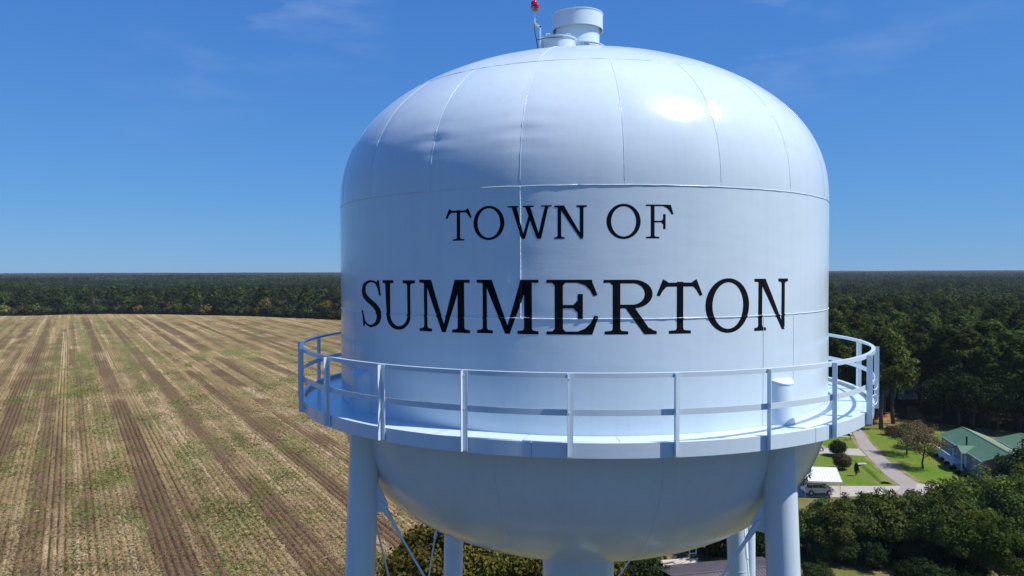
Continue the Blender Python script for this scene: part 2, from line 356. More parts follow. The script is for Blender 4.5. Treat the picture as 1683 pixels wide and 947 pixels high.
# ---------------------------------------------------------------- harvested field with real furrows near the tower
RZ = R_(30.85); EU = np.array([math.cos(RZ), math.sin(RZ)]); EV = np.array([-math.sin(RZ), math.cos(RZ)])
def u_px(px, py=947): g = ground(px, py); return g.x * EU[0] + g.y * EU[1]
bands = []                                        # (u0, u1, soil, green, line strength, line spacing)
spec = [(-60, 0, .35, .35, .3, 1.0), (0, 20, .05, .15, 0, 1), (20, 63, .62, .42, .5, .9), (63, 110, .08, .12, .95, .62), (110, 140, .25, .35, .2, .9),
        (140, 170, .75, .28, .7, .9), (170, 206, .15, .42, .2, .9), (206, 266, .35, .50, .15, 1), (266, 335, .95, .05, 1, .82), (335, 352, .0, .12, 0, 1),
        (352, 376, .35, .15, 1, .7), (376, 400, .1, .3, .2, 1), (400, 470, .38, .48, .15, 1), (470, 508, .12, .34, .2, 1), (508, 575, .92, .12, .75, .8), (575, 600, .05, .2, 0, 1),
        (600, 670, .2, .42, .3, .9), (670, 700, .05, .12, .2, 1), (700, 745, .7, .08, 1, .7), (745, 835, .08, .22, .35, .9), (835, 905, .9, .05, .8, .8), (905, 960, .1, .2, .4, .9)]
for a, b_, so, gr, ls, sp_ in spec: bands.append((u_px(a), u_px(b_), so, gr, ls, sp_))
_r = random.Random(5)
def grow(u, sgn, end, wide):
    k = 0
    while (u < end) if sgn > 0 else (u > end):
        w = _r.uniform(1.6, 4.6) * wide
        ty = k % 3; k += 1
        so, gr, ls = ((_r.uniform(.65, .95), .12, _r.uniform(.6, 1)) if ty == 0 else (_r.uniform(0, .15), _r.uniform(.08, .3), _r.uniform(0, .5)) if ty == 1 else (_r.uniform(.2, .55), _r.uniform(.2, .45), _r.uniform(.1, .8)))
        bands.append((min(u, u + sgn * w), max(u, u + sgn * w), so, gr, ls, _r.uniform(.7, .95))); u += sgn * w
grow(u_px(-60), -1, -130, 1.0); grow(u_px(960), 1, 380, 1.35)
bands = [(a, b_, .16 + .62 * so, gr, max(ls, .5), sp_) for a, b_, so, gr, ls, sp_ in bands]; bands.sort(); B0 = np.array([b_[0] for b_ in bands]); BS = np.array([b_[2:] for b_ in bands]); BW = np.array([b_[1] - b_[0] for b_ in bands])
greens = [(160, 700, 30, 40, .30), (60, 740, 26, 40, .25), (260, 720, 26, 30, .25), (120, 620, 40, 30, .22), (230, 600, 30, 30, .25), (300, 690, 24, 24, .3), (170, 860, 24, 40, .3), (430, 760, 24, 30, .3), (90, 900, 30, 40, .2), (22, 660.5, 17, 3, 1.2), (132, 588, 9, 6, .9), (138, 644, 12, 2.6, 1.1), (114, 648, 10, 3, .6), (48, 613, 10, 2.5, .7), (213, 568, 13, 8, .8), (275, 586, 16, 3.2, .8),
          (289, 666, 13, 7, .8), (170, 576, 6, 8, .6), (199, 628, 8, 4, .6), (148, 606, 4, 14, .6), (338, 576, 9, 5, 1.2), (330, 588, 10, 4, 1.1), (310, 600, 14, 4, .9),
          (288, 556, 5, 5, .8), (280, 614, 16, 4, .6), (366, 580, 16, 4, .35), (404, 580, 24, 4, .55), (440, 638, 16, 4, 1.1), (470, 625, 16, 5, 1.0), (495, 620, 12, 5, .9), (418, 646, 18, 4, .45),
          (400, 648, 20, 3, .3), (539, 574, 16, 7, .9), (480, 585, 20, 6, .6), (620, 800, 20, 8, .6), (600, 870, 16, 8, .6), (385, 800, 22, 12, .45), (330, 740, 20, 20, .3), (500, 850, 22, 14, .4),
          (430, 820, 16, 10, .4), (210, 900, 14, 20, .35), (20, 535, 30, 2.5, .5), (185, 530, 30, 6, .5), (145, 560, 10, 20, .35), (60, 560, 16, 8, .3), (500, 545, 18, 3, .4)]
swale = [(345, 582, 26, 6), (400, 582, 40, 6), (300, 604, 22, 6), (430, 642, 40, 6), (480, 624, 25, 6), (440, 652, 34, 4)]
def vnoise(x, y, s, seed):
    """cheap value noise on arrays"""
    g = np.random.default_rng(seed).random((257, 257)); x = np.mod(x / s, 256); y = np.mod(y / s, 256)
    xi = x.astype(int); yi = y.astype(int); fx = x - xi; fy = y - yi; fx = fx * fx * (3 - 2 * fx); fy = fy * fy * (3 - 2 * fy)
    return (g[xi, yi] * (1 - fx) + g[xi + 1, yi] * fx) * (1 - fy) + (g[xi, yi + 1] * (1 - fx) + g[xi + 1, yi + 1] * fx) * fy
def field_cover(u, v):
    x = u * EU[0] + v * EV[0]; y = u * EU[1] + v * EV[1]
    uw = u + (vnoise(v, u, 30, 3) - .5) * .7 + (vnoise(v, u, 4, 9) - .5) * .15
    i = np.clip(np.searchsorted(B0, uw) - 1, 0, len(B0) - 1)
    so, gr, ls, spc = np.moveaxis(BS[i], -1, 0); loc = (uw - B0[i])
    n = np.maximum(1, np.round(BW[i] / spc)); ph = loc / BW[i] * n
    line = np.clip(ls + .12, 0, 1)
    so = so + (vnoise(u, v, 9, 4) - .5) * .4 + (vnoise(u * 4, v, 14, 5) - .5) * .45 + (vnoise(u * 9, v, 30, 15) - .5) * .3 + (vnoise(u * 42, v, 90, 18) - .5) * .75
    gr = gr * .85 + .05 + (vnoise(u, v, 7, 6) - .5) * .45 + (vnoise(u * 3, v, 16, 7) - .5) * .5 + (vnoise(u, v, 2.2, 16) - .5) * .35
    px, py = project(np.stack([x, y, 0 * x], -1))
    sw = 0 * x
    for (a, b_, c, d) in swale: sw = np.maximum(sw, np.exp(-((px - a) / c) ** 4 - ((py - b_) / d) ** 4))
    line = line * (1 - sw) * np.clip(vnoise(u * 3, v, 40, 8) * 2.2 - .1, .1, 1)
    so = so * (1 - sw * .8)
    for (a, b_, c, d, s) in greens: gr = gr + s * (.75 if b_ < 680 else .2) * (.35 + 1.3 * vnoise(u, v, 1.8, 17)) * np.exp(-((px - a) / c) ** 2 - ((py - b_) / d) ** 2)
    edge = np.clip((py - 519) / 14, 0, 1)
    so = so * (.35 + .65 * edge); line = line * edge
    return np.clip(so, 0, 1.2), np.clip(gr, 0, 1.6), np.clip(line, 0, 1)
EDGE = [ground(*q) for q in ((-400, 527), (-100, 522), (0, 519.8), (60, 519.3), (110, 517.6), (180, 516.6), (280, 517.4), (420, 520.5), (560, 526.5), (640, 531))]
FPOLY = np.array([(p.x, p.y) for p in EDGE] + [(20, 430), (40, 300), (30, 180), (6, 120), (-4, 96), (-9, 60), (-9, 30), (-420, 30)])
def inside(x, y, poly):
    r = np.zeros(x.shape, bool); j = len(poly) - 1
    for i in range(len(poly)):
        xi, yi = poly[i]; xj, yj = poly[j]
        c = ((yi > y) != (yj > y)) & (x < (xj - xi) * (y - yi) / (yj - yi + 1e-12) + xi); r ^= c; j = i
    return r
def field_part(name, u0, u1, du, v0, v1, dv, relief):
    us = np.arange(u0, u1 + du / 2, du); vs = np.arange(v0, v1 + dv / 2, dv); U, W = np.meshgrid(us, vs, indexing='ij')
    so, gr, ln = field_cover(U, W)
    X = U * EU[0] + W * EV[0]; Y = U * EU[1] + W * EV[1]
    fade = np.clip(np.minimum.reduce([U - u0, u1 - U, W - v0, v1 - W]) / 3, 0, 1)
    ln_ = ln * np.clip(np.cos(2 * np.pi * U / .86) * 1.4 - .2, 0, 1)
    Z = .16 + relief * fade * (-.17 * ln_ + .07 * (vnoise(U, W, .5, 20) - .5) + .06 * (vnoise(U, W, 2.5, 21) - .5) + .05 * np.clip(gr, 0, 1) * vnoise(U, W, .7, 22))
    nU, nV = U.shape; idx = np.arange(nU * nV).reshape(nU, nV)
    F = np.stack([idx[:-1, :-1], idx[1:, :-1], idx[1:, 1:], idx[:-1, 1:]], -1).reshape(-1, 4)
    cx = (X[:-1, :-1] + X[1:, 1:]).ravel() / 2; cy = (Y[:-1, :-1] + Y[1:, 1:]).ravel() / 2
    F = F[inside(cx, cy, FPOLY)]
    used = np.unique(F); remap = -np.ones(nU * nV, int); remap[used] = np.arange(len(used))
    V = np.stack([X.ravel(), Y.ravel(), Z.ravel()], 1)[used]; F = remap[F]
    me = mesh_np(name, V, F, FIELD, True)
    ca = me.color_attributes.new('cover', 'FLOAT_COLOR', 'POINT')
    c = np.stack([so.ravel()[used], gr.ravel()[used], ln.ravel()[used], np.ones(len(used))], 1).astype(np.float32); ca.data.foreach_set('color', c.ravel())
    return tag(link(name, me), kind='structure')
field_part('field', -66, 62, .155, 42, 290, 1.15, 1)
field_part('field', -130, -66, .45, 42, 290, 3, 0)
field_part('field', 62, 240, .40, 42, 290, 3, 0)
field_part('field', -130, 380, .45, 290, 760, 4, 0)

# ---------------------------------------------------------------- lawns, road, drives (sheets a few mm apart)
sheet('grass_verge', [(-14, 20), (-8, 60), (-3, 96), (8, 120), (30, 150), (52, 176), (92, 176), (120, 150), (150, 110), (130, 40), (60, 20)], ROUGH_GRASS, .03)
LAWN_A = G((1320, 700), (1392, 706), (1412, 737), (1425, 751), (1453, 780), (1479, 798.5), (1366, 798), (1280, 800), (1270, 745))
sheet('lawn', LAWN_A, LAWN, .05)
LAWN_B = G((1416, 709), (1438, 735), (1456, 753), (1487, 780), (1507, 792.5), (1552, 798), (1600, 800), (1640, 780), (1600, 745), (1560, 722), (1540, 705), (1500, 703), (1450, 703))
sheet('lawn', LAWN_B, LAWN, .055)
sheet('road', G((1390, 700), (1400, 709), (1414, 737), (1426.7, 751), (1454.5, 780.3), (1480.7, 798.9), (1470, 812), (1545, 826), (1560, 815), (1530, 800), (1505.5, 792.7), (1485, 780), (1454.5, 752.5), (1436, 734), (1416, 707), (1408, 696)), ASPHALT, .062)
sheet('road', G((1385, 688), (1390, 700), (1408, 696), (1402, 685)), ASPHALT, .060)
VERGE = cover_material('worn_verge', ((0.20, 0.165, 0.085), (0.27, 0.22, 0.13), (0.13, 0.15, 0.035)), 2.0, .4, .04)
sheet('verge', G((1414, 705.5), (1420, 707), (1440, 733), (1460, 752), (1492, 778), (1514, 790), (1507, 793.5), (1483, 781), (1452, 753), (1434, 735)), VERGE, .058)
sheet('verge', G((1390, 708), (1396, 708), (1416, 737), (1428, 751), (1456, 780.6), (1482, 799.5), (1472, 799.5), (1449, 781), (1421, 752), (1410, 738)), VERGE, .0575)
sheet('gravel_lane', G((1240, 799), (1366, 799.5), (1481, 799.2), (1470, 812), (1380, 818), (1240, 816)), GRAVEL, .066)
sheet('gravel_lane', G((1507, 796), (1560, 799.5), (1640, 803), (1700, 806), (1700, 826), (1545, 826), (1500, 812)), GRAVEL, .070)
sheet('driveway', G((1270, 736), (1349, 736.8), (1411, 738.2), (1424, 750.2), (1349, 746.2), (1270, 744)), CONCRETE, .074)
sheet('path', G((1370, 716), (1398, 718.5), (1400, 720), (1370, 717.6)), CONCRETE, .078)
sheet('clay_patch', G((1446, 682), (1462, 680), (1463, 690), (1440, 694)), ORANGE_SOIL, .05)
sheet('clay_patch', G((1318, 938), (1330, 938), (1330, 960), (1318, 960)), ORANGE_SOIL, .07)
sheet('rough_clearing', G((1490, 668), (1503, 667), (1522, 690), (1518, 703), (1500, 706), (1493, 690)), ROUGH_GRASS, .08)
sheet('gravel_patch', G((1085, 925), (1150, 922), (1160, 930), (1090, 945)), GRAVEL, .06)
# grassy bank along the ditch on the near lawn
def bank(name, pts, w, h, mat):
    b = MB(); n = len(pts); V = []
    for i, p in enumerate(pts):
        a = pts[max(i - 1, 0)]; c = pts[min(i + 1, n - 1)]; t = (c - a).normalized(); s = Vector((t.y, -t.x, 0))
        for k, (o, z) in enumerate(((-1, 0), (-.45, .8), (0, 1), (.3, .75), (.5, -.02), (.8, -.02))):
            V.append(p + s * o * w + Vector((0, 0, .05 + z * h * (.8 + .4 * noise.noise(p * .7)))))
    F = [(i * 6 + k, i * 6 + k + 1, (i + 1) * 6 + k + 1, (i + 1) * 6 + k) for i in range(n - 1) for k in range(5)]
    return b.add(V, F).build(name, mat, smooth=True)
_bp = [ground(1419, 766).lerp(ground(1453, 796), t / 14) for t in range(15)]
tag(bank('grass_bank', _bp, 1.3, .45, LAWN), kind='structure')

# ================================================================ WATER TOWER
DT, AT, RT = 16.132, 0.0884, 5.0
AX = Vector((DT * math.sin(AT), DT * math.cos(AT), CAM_H))       # tank axis at camera height; z below is relative to this
TOW = math.atan2(-AX.y, -AX.x)                                   # direction from the axis to the camera
BASE = Vector((AX.x, AX.y, 0))
tower = tag(empty('water_tower', BASE), 'tall pale blue painted water tower on tubular legs, lettered TOWN OF SUMMERTON', 'water tower')
def cylp(th, r, z):
    """point at bearing th degrees (0 = facing the camera, + = to the right), radius r, height z relative to the camera"""
    a = TOW + R_(th); return Vector((r * math.cos(a), r * math.sin(a), z + CAM_H))
def A(th): return math.degrees(TOW) + th                          # lathe angle

# shell outline: parameter s -> (rho, z, normal)
ZT, BT, PT, QT = .26 * RT, .648 * RT, 1.8, 2.4
ZB, BB, PB, QB = -.55 * RT, .56 * RT, 2.8, 1.8
def roof_z(r): return ZT + BT * max(0, 1 - (r / RT) ** PT) ** (1 / QT)
def bowl_z(r): return ZB - BB * max(0, 1 - (r / RT) ** PB) ** (1 / QB)
def resample(fn, r0, r1, n):
    rs = [r0 + (r1 - r0) * (1 - math.cos(math.pi / 2 * i / 400)) if r1 > r0 else r0 + (r1 - r0) * i / 400 for i in range(401)]
    us = [i / 400 for i in range(401)]
    rs = [r0 + (r1 - r0) * math.sin(u * math.pi / 2) if r1 == RT else r0 + (r1 - r0) * u for u in us]
    P = [(r, fn(r)) for r in rs]; L = [0]
    for a, b_ in zip(P, P[1:]): L.append(L[-1] + math.hypot(a[0] - b_[0], a[1] - b_[1]))
    out = []
    for i in range(n + 1):
        t = L[-1] * i / n; j = max(k for k in range(401) if L[k] <= t + 1e-9); j = min(j, 399)
        q = (t - L[j]) / max(L[j + 1] - L[j], 1e-9); out.append((P[j][0] + (P[j + 1][0] - P[j][0]) * q, P[j][1] + (P[j + 1][1] - P[j][1]) * q))
    return out
ROOF_SEAMS = [-10 + 18 * k for k in range(20)]
def dent(th, r, z):
    """inward (-) / outward displacement of the plate, metres"""
    th = (th + 180) % 360 - 180
    p = cylp(th, r, z) 
    amp_ = .0022 + .0060 * min(1, max(0, (z - ZT) / .9))
    d = amp_ * noise.noise(p * .55) + amp_ * .45 * noise.noise(p * 1.5 + Vector((7, 3, 1))) + .0012 * noise.noise(Vector((p.x * 2, p.y * 2, p.z * 7)))
    if z > ZT:
        k = (th + 10) / 18; f = abs(k - round(k)) * R_(18) * r                       # distance to nearest gore seam
        if r > 3.76: d -= .010 * math.exp(-(f / .10) ** 2) * math.exp(-((z - 2.3) / 1.0) ** 2)
        s = round(k) * 18 - 10; amp = {-28: .65, -10: .65, -46: .4, 8: .12, 26: .1}.get(s, .25)
        w = math.exp(-((z - 2.12) / .30) ** 2) * math.exp(-(f / .42) ** 2)
        d += amp * .012 * w * math.sin(z * 24 + 3 * f + s)
        d -= amp * .018 * math.exp(-((z - 2.08) / .13) ** 2) * math.exp(-((f - .05) / .16) ** 2)
    else:
        for zz, a in ((-.70, .0025), (ZT, .0012), (-2.46, .003)): d -= a * math.exp(-((z - zz) / .14) ** 2)
        if z > -.7: d -= .006 * math.exp(-((th + 10) * R_(1) * r / .16) ** 2) * (1 + .6 * math.sin(z * 9))
    return d
def plate(name, prof, a0, a1, step, gap=.0015, parent=None):
    n = max(2, int(round((a1 - a0) / step))); V = []; F = []; k = len(prof)
    for j in range(n + 1):
        for i, (r, z) in enumerate(prof):
            g = math.degrees(gap / max(r, .2)); th = a0 + g + (a1 - a0 - 2 * g) * j / n
            a = prof[max(i - 1, 0)]; c = prof[min(i + 1, k - 1)]; tx, tz = c[0] - a[0], c[1] - a[1]; l = math.hypot(tx, tz) or 1
            nx, nz = -tz / l, tx / l
            if nx * r + (nz * (z + .7)) < 0: nx, nz = -nx, -nz
            d = dent(th, r, z); V.append(cylp(th, r + nx * d, z + nz * d))
    for j in range(n):
        for i in range(k - 1): F.append((j * k + i, (j + 1) * k + i, (j + 1) * k + i + 1, j * k + i + 1))
    m = MB().add(V, F); me = m.mesh(name, ENAMEL, True)
    bm = bmesh.new(); bm.from_mesh(me); bmesh.ops.recalc_face_normals(bm, faces=bm.faces)
    c = sum((f.calc_center_median() for f in bm.faces), Vector()) / len(bm.faces); f0 = min(bm.faces, key=lambda f: (f.calc_center_median() - c).length)
    if f0.normal.dot(f0.calc_center_median() - Vector((0, 0, CAM_H - .7))) < 0: bmesh.ops.reverse_faces(bm, faces=bm.faces)
    bm.to_mesh(me); bm.free()
    return link(name, me, tower)
def seam_h(prof_r, z, th0=0, th1=360, w=.010, name='weld_seam', up=0):
    """weld bead running round the tank"""
    n = 240; rr = random.Random(int(z * 1000)); P = []
    for j in range(n + 1):
        th = th0 + (th1 - th0) * j / n; d = dent(th, prof_r, z)
        P.append(cylp(th, prof_r + d + .0015, z + rr.uniform(-.0035, .0035)))
    return MB().tube(P, [w * rr.uniform(.75, 1.2) for _ in P], 6).build(name, ENAMEL, tower, True)
def seam_v(prof, th, w=.009, name='weld_seam'):
    rr = random.Random(int(th * 10 + 5)); P = []
    Q = []
    for a, b_ in zip(prof, prof[1:]):
        for t in range(3): Q.append((a[0] + (b_[0] - a[0]) * t / 3, a[1] + (b_[1] - a[1]) * t / 3))
    Q.append(prof[-1])
    for i, (r, z) in enumerate(Q):
        a = Q[max(i - 1, 0)]; c = Q[min(i + 1, len(Q) - 1)]; tx, tz = c[0] - a[0], c[1] - a[1]; l = math.hypot(tx, tz) or 1; nx, nz = -tz / l, tx / l
        if nx * r + (nz * (z + .7)) < 0: nx, nz = -nx, -nz
        d = dent(th, r, z) + .001; P.append(cylp(th + rr.uniform(-.03, .03), r + nx * d, z + nz * d))
    return MB().tube(P, [w * rr.uniform(.75, 1.2) for _ in P], 6).build(name, ENAMEL, tower, True)

prof_gore = resample(roof_z, 3.76, RT, 34)
prof_crown = resample(roof_z, .30, 3.76, 22)
for k, s in enumerate(ROOF_SEAMS):
    vis = -80 < ((s + 9 + 180) % 360 - 180) < 80
    plate('roof_plate', prof_gore, s, s + 18, 1.5 if vis else 4.5)
    if vis: seam_v(prof_gore[:-1], s, .0042)
for s in [-10 + 36 * k for k in range(10)]:
    plate('crown_plate', prof_crown, s, s + 36, 4)
    if s % 72 != 26: seam_v(prof_crown, s, .009)
seam_h(3.76, roof_z(3.76), w=.005)
prof_up = [(RT, ZT - (ZT + .70) * i / 44) for i in range(45)]
for s in (-10, 80, 170, 260): plate('shell_plate', prof_up, s, s + 90, .75 if s in (-10, 260) else 2)
for s in (-10, 80, 260): seam_v(prof_up, s, .012)
seam_h(RT, ZT, w=.008); seam_h(RT, -.70, w=.010)
prof_low = [(RT, -.70 - (-ZB - .70) * i / 40) for i in range(41)]
for s in (-54, 36, 126, 216): plate('shell_plate', prof_low, s, s + 90, .75 if s < 100 else 2); seam_v(prof_low, s, .005)
seam_v([(RT, -.70 - i * .11) for i in range(16)], 45.3, .004)
prof_bowl = resample(bowl_z, .80, RT, 30)
for s in [-15 + 30 * k for k in range(12)]:
    plate('bowl_plate', prof_bowl, s, s + 30, 2.5); seam_v(prof_bowl, s, .003)
for z in (ZB,): seam_h(RT, z, w=.008)

# ---- lettering: painted letters, each its own thin sheet wrapped onto the shell
def arc(cx, cy, rx, ry, a0, a1, n=14): return [(cx + rx * math.cos(R_(a0 + (a1 - a0) * i / n)), cy + ry * math.sin(R_(a0 + (a1 - a0) * i / n))) for i in range(n + 1)]
def rect(x0, x1, y0, y1): return [(x0, y0), (x1, y0), (x1, y1), (x0, y1)]
def serif(cx, half, y, w, h=.045, up=1, br=.045):
    """bracketed slab foot under a stem of half width half"""
    return [(cx - w, y), (cx + w, y), (cx + w, y + up * h), (cx + half + br * .5, y + up * (h + .012)), (cx + half, y + up * (h + br)), (cx - half, y + up * (h + br)), (cx - half - br * .5, y + up * (h + .012)), (cx - w, y + up * h)]
def glyph(ch, b):
    """list of polygons (or [outer, hole]) in a 1 x 1 box; b = 1 for the bolder line"""
    st = .075 if b else .068                       # half stem for a full-width letter
    h = .055 if b else .045
    if ch == 'T':
        s = st * .95
        return [rect(.5 - s, .5 + s, .02, .97), serif(.5, s, 0, .24 if b else .22, h),
                [(.10, .955), (.90, .955), (.90, .955 - h - .02), (.10, .955 - h - .02)],
                [(.135, 1.02), (.205, .985), (.25, .955), (.28, .90), (.20, .87), (.13, .80), (.065, .70), (0, .72)],
                [(.865, 1.02), (1, .72), (.935, .70), (.87, .80), (.80, .87), (.72, .90), (.75, .955), (.795, .985)]]
    if ch == 'O':
        t = .15 if b else .135
        return [[arc(.5, .5, .5, .5, 0, 360, 56)[:-1], arc(.5, .5, .5 - t, .5 - (.075 if b else .07), 0, 360, 56)[:-1]]]
    if ch == 'N':
        s = .055
        return [rect(.16 - s, .16 + s, .02, .97), serif(.16, s, 0, .16, h), rect(.84 - s, .84 + s, .05, .98), serif(.84, s, 1, .16, h, -1),
                [(0, 1), (.30, 1), (.895, 0), (.80, 0), (.16, .93), (0, 1 - h)]]
    if ch == 'W':
        t = .06
        return [[(.08, 1), (.08 + 2 * t, 1), (.30 + 2 * t - .03, 0), (.30 + .02, 0)], [(.30 + .03, 0), (.30 + .10, 0), (.565, .80), (.50, .80)],
                [(.39, 1), (.39 + 2 * t, 1), (.66 + 2 * t - .03, 0), (.66 + .01, 0)], [(.68, 0), (.765, 0), (.93, .97), (.85, .97)],
                rect(0, .25, 1 - h, 1), rect(.35, .60, 1 - h, 1), rect(.76, 1, 1 - h, 1)]
    if ch == 'M':
        s = .045; s2 = .062
        return [rect(.135 - s * .8, .135 + s * .8, .02, .97), serif(.135, s * .8, 0, .135, h), rect(.835 - s2, .835 + s2, .02, .97), serif(.835, s2, 0, .165, h),
                [(0, 1), (.255, 1), (.555, 0), (.47, 0), (.14, .93), (0, 1 - h)], [(.47, 0), (.545, 0), (.835, .93), (.72, 1)], rect(.72, 1, 1 - h, 1)]
    if ch == 'F':
        s = st
        return [rect(.24 - s, .24 + s, .02, .97), serif(.24, s, 0, .24, h), rect(0, .90, 1 - h, 1),
                [(.90, 1), (1, .72), (.925, .715), (.86, .81), (.76, .90), (.62, .955), (.70, 1)], rect(.24, .68, .50 - .022, .50 + .022),
                [(.62, .72), (.71, .72), (.71, .28), (.62, .28), (.62, .42), (.55, .475), (.55, .525), (.62, .58)]]
    if ch == 'E':
        s = st * 1.05
        return [rect(.24 - s, .24 + s, .02, .98), rect(0, .88, 1 - h, 1), rect(0, .88, 0, h), [(.24 - s - .05, h), (.24 + s + .05, h), (.24 + s, h + .05), (.24 - s, h + .05)],
                [(.24 - s - .05, 1 - h), (.24 - s, 1 - h - .05), (.24 + s, 1 - h - .05), (.24 + s + .05, 1 - h)],
                [(.86, 1), (.98, .72), (.90, .70), (.84, .81), (.74, .90), (.60, .945), (.70, 1)], [(.88, 0), (1, .33), (.92, .35), (.85, .21), (.74, .11), (.60, .055), (.70, 0)],
                rect(.24, .66, .51 - .03, .51 + .03), [(.60, .74), (.70, .74), (.70, .29), (.60, .29), (.60, .40), (.52, .475), (.52, .545), (.60, .62)]]
    if ch == 'R':
        s = st * .95; o = [(.24, 1)] + arc(.56, .74, .36, .26, 90, -90, 22) + [(.24, .48)]; i_ = [(.24, 1 - h - .01)] + arc(.54, .74, .23, .195, 90, -90, 22) + [(.24, .545)]
        ring = [(x, y) for x, y in o] + [(x, y) for x, y in reversed(i_)]
        return [rect(.24 - s, .24 + s, .02, .98), serif(.24, s, 0, .22, h), rect(0, .40, 1 - h, 1), [(0.24 - s - .05, 1 - h), (.24 - s, 1 - h - .05), (.24, 1 - h - .05), (.24, 1 - h)],
                ring, [(.40, .49), (.58, .49), (.86, .10), (.82, 0), (.76, 0)], [(.76, 0), (1, 0), (1, h), (.93, h + .02), (.86, .12)]]
    if ch == 'U':
        s = .085
        outer = [(.15 - s + .02, 1)] + [(.13, .30)] + arc(.50, .28, .37, .28, 180, 360, 24) + [(.87, .30), (.87, 1), (.78, 1), (.78, .32)] + arc(.52, .31, .26, .235, 0, -180, 24) + [(.26, .34), (.26, 1)]
        return [outer, serif(.185, .06, 1, .185, h, -1), serif(.825, .05, 1, .175, h, -1)]
    if ch == 'S':
        cl = [(.90, .80), (.84, .895), (.72, .955), (.52, .972), (.32, .945), (.17, .88), (.13, .78), (.17, .68), (.32, .60), (.52, .53), (.72, .455), (.86, .36), (.90, .25), (.84, .13), (.68, .055), (.47, .025), (.28, .06), (.14, .14), (.08, .22)]
        wd = [.03, .045, .055, .055, .075, .10, .12, .13, .135, .135, .135, .13, .115, .10, .075, .06, .05, .045, .03]
        def cr(t, P):
            i = min(int(t), len(P) - 2); f = t - i; g = lambda k: P[min(max(k, 0), len(P) - 1)]
            return tuple(.5 * (2 * b1 + (c1 - a1) * f + (2 * a1 - 5 * b1 + 4 * c1 - d1) * f * f + (3 * b1 - a1 - 3 * c1 + d1) * f ** 3) for a1, b1, c1, d1 in zip(g(i - 1), g(i), g(i + 1), g(i + 2)))
        C = [cr(t / 4, cl) for t in range((len(cl) - 1) * 4 + 1)]; W_ = [cr(t / 4, [(w,) for w in wd])[0] for t in range((len(cl) - 1) * 4 + 1)]
        Lp = []; Rp = []
        for i, (x, y) in enumerate(C):
            a = C[max(i - 1, 0)]; c = C[min(i + 1, len(C) - 1)]; tx = c[0] - a[0]; ty = (c[1] - a[1]) * 2.2; l = math.hypot(tx, ty); nx, ny = -ty / l, tx / l
            Lp.append((x + nx * W_[i] * .95, y + ny * W_[i] * .42)); Rp.append((x - nx * W_[i] * .95, y - ny * W_[i] * .42))
        return [Lp + Rp[::-1], [(.84, 1.0), (.92, .995), (1, .68), (.93, .665), (.86, .80), (.78, .90)], [(0, .34), (.08, .345), (.15, .20), (.22, .10), (.16, 0), (.09, 0)]]
LETTERS = [('T', -24.5, -19.04, .497, .988), ('O', -18.71, -12.83, .495, 1.02), ('W', -12.24, -4.45, .505, 1.005), ('N', -4.01, 1.58, .50, .998), ('O', 4.91, 10.8, .493, 1.017), ('F', 11.72, 16.67, .503, 1.008),
           ('S', -50.05, -42.04, -.95, -.125), ('U', -41.4, -31.83, -.95, -.125), ('M', -30.71, -19.5, -.945, -.115), ('M', -18.11, -6.77, -.937, -.113), ('E', -5.39, 3.56, -.935, -.113), ('R', 4.4, 13.66, -.933, -.115),
           ('T', 13.61, 22.24, -.933, -.125), ('O', 22.83, 32.38, -.945, -.10), ('N', 33.63, 43.24, -.936, -.112)]
for ch, t0, t1, z0, z1 in LETTERS:
    V = []; F = []
    for k, poly in enumerate(glyph(ch, z1 < 0)):
        loops = poly if isinstance(poly[0], list) else [poly]
        flat = [Vector((p[0], p[1], 0)) for lp in loops for p in lp]
        tris = geometry.tessellate_polygon([[Vector((p[0], p[1], 0)) for p in lp] for lp in loops])
        bm = bmesh.new(); vs = [bm.verts.new(p) for p in flat]
        for t in tris:
            try: bm.faces.new([vs[i] for i in t])
            except ValueError: pass
        for i in range(1, 24):
            bmesh.ops.bisect_plane(bm, geom=bm.verts[:] + bm.edges[:] + bm.faces[:], plane_co=(i / 24, 0, 0), plane_no=(1, 0, 0), dist=1e-6)
        for i in range(1, 10):
            bmesh.ops.bisect_plane(bm, geom=bm.verts[:] + bm.edges[:] + bm.faces[:], plane_co=(0, i / 10, 0), plane_no=(0, 1, 0), dist=1e-6)
        cuts = [((-.70 + o - z0) / (z1 - z0), 1) for o in (-.018, -.007, .007, .018)] + [((-10 + o - t0) / (t1 - t0), 0) for o in (-.2, -.08, .08, .2)]
        for q, ax_ in cuts:
            if 0 < q < 1: bmesh.ops.bisect_plane(bm, geom=bm.verts[:] + bm.edges[:] + bm.faces[:], plane_co=(q, q, 0), plane_no=(0, 1, 0) if ax_ else (1, 0, 0), dist=1e-6)
        bm.verts.index_update(); n = len(V)
        for v in bm.verts:
            th = t0 + (t1 - t0) * v.co.x; z = z0 + (z1 - z0) * v.co.y; lift = .014 if abs(z + .70) < .0075 or (abs(th + 10) < .085 and z > -.70) else 0; V.append(cylp(th, RT + .0014 + .0002 * k + lift + dent(th, RT, z), z))
        for f in bm.faces:
            q = [v.index + n for v in f.verts]; F.append(q if f.normal.z > 0 else q[::-1])
        bm.free()
    MB().add(V, F).build('letter', LETTER, tower, True)

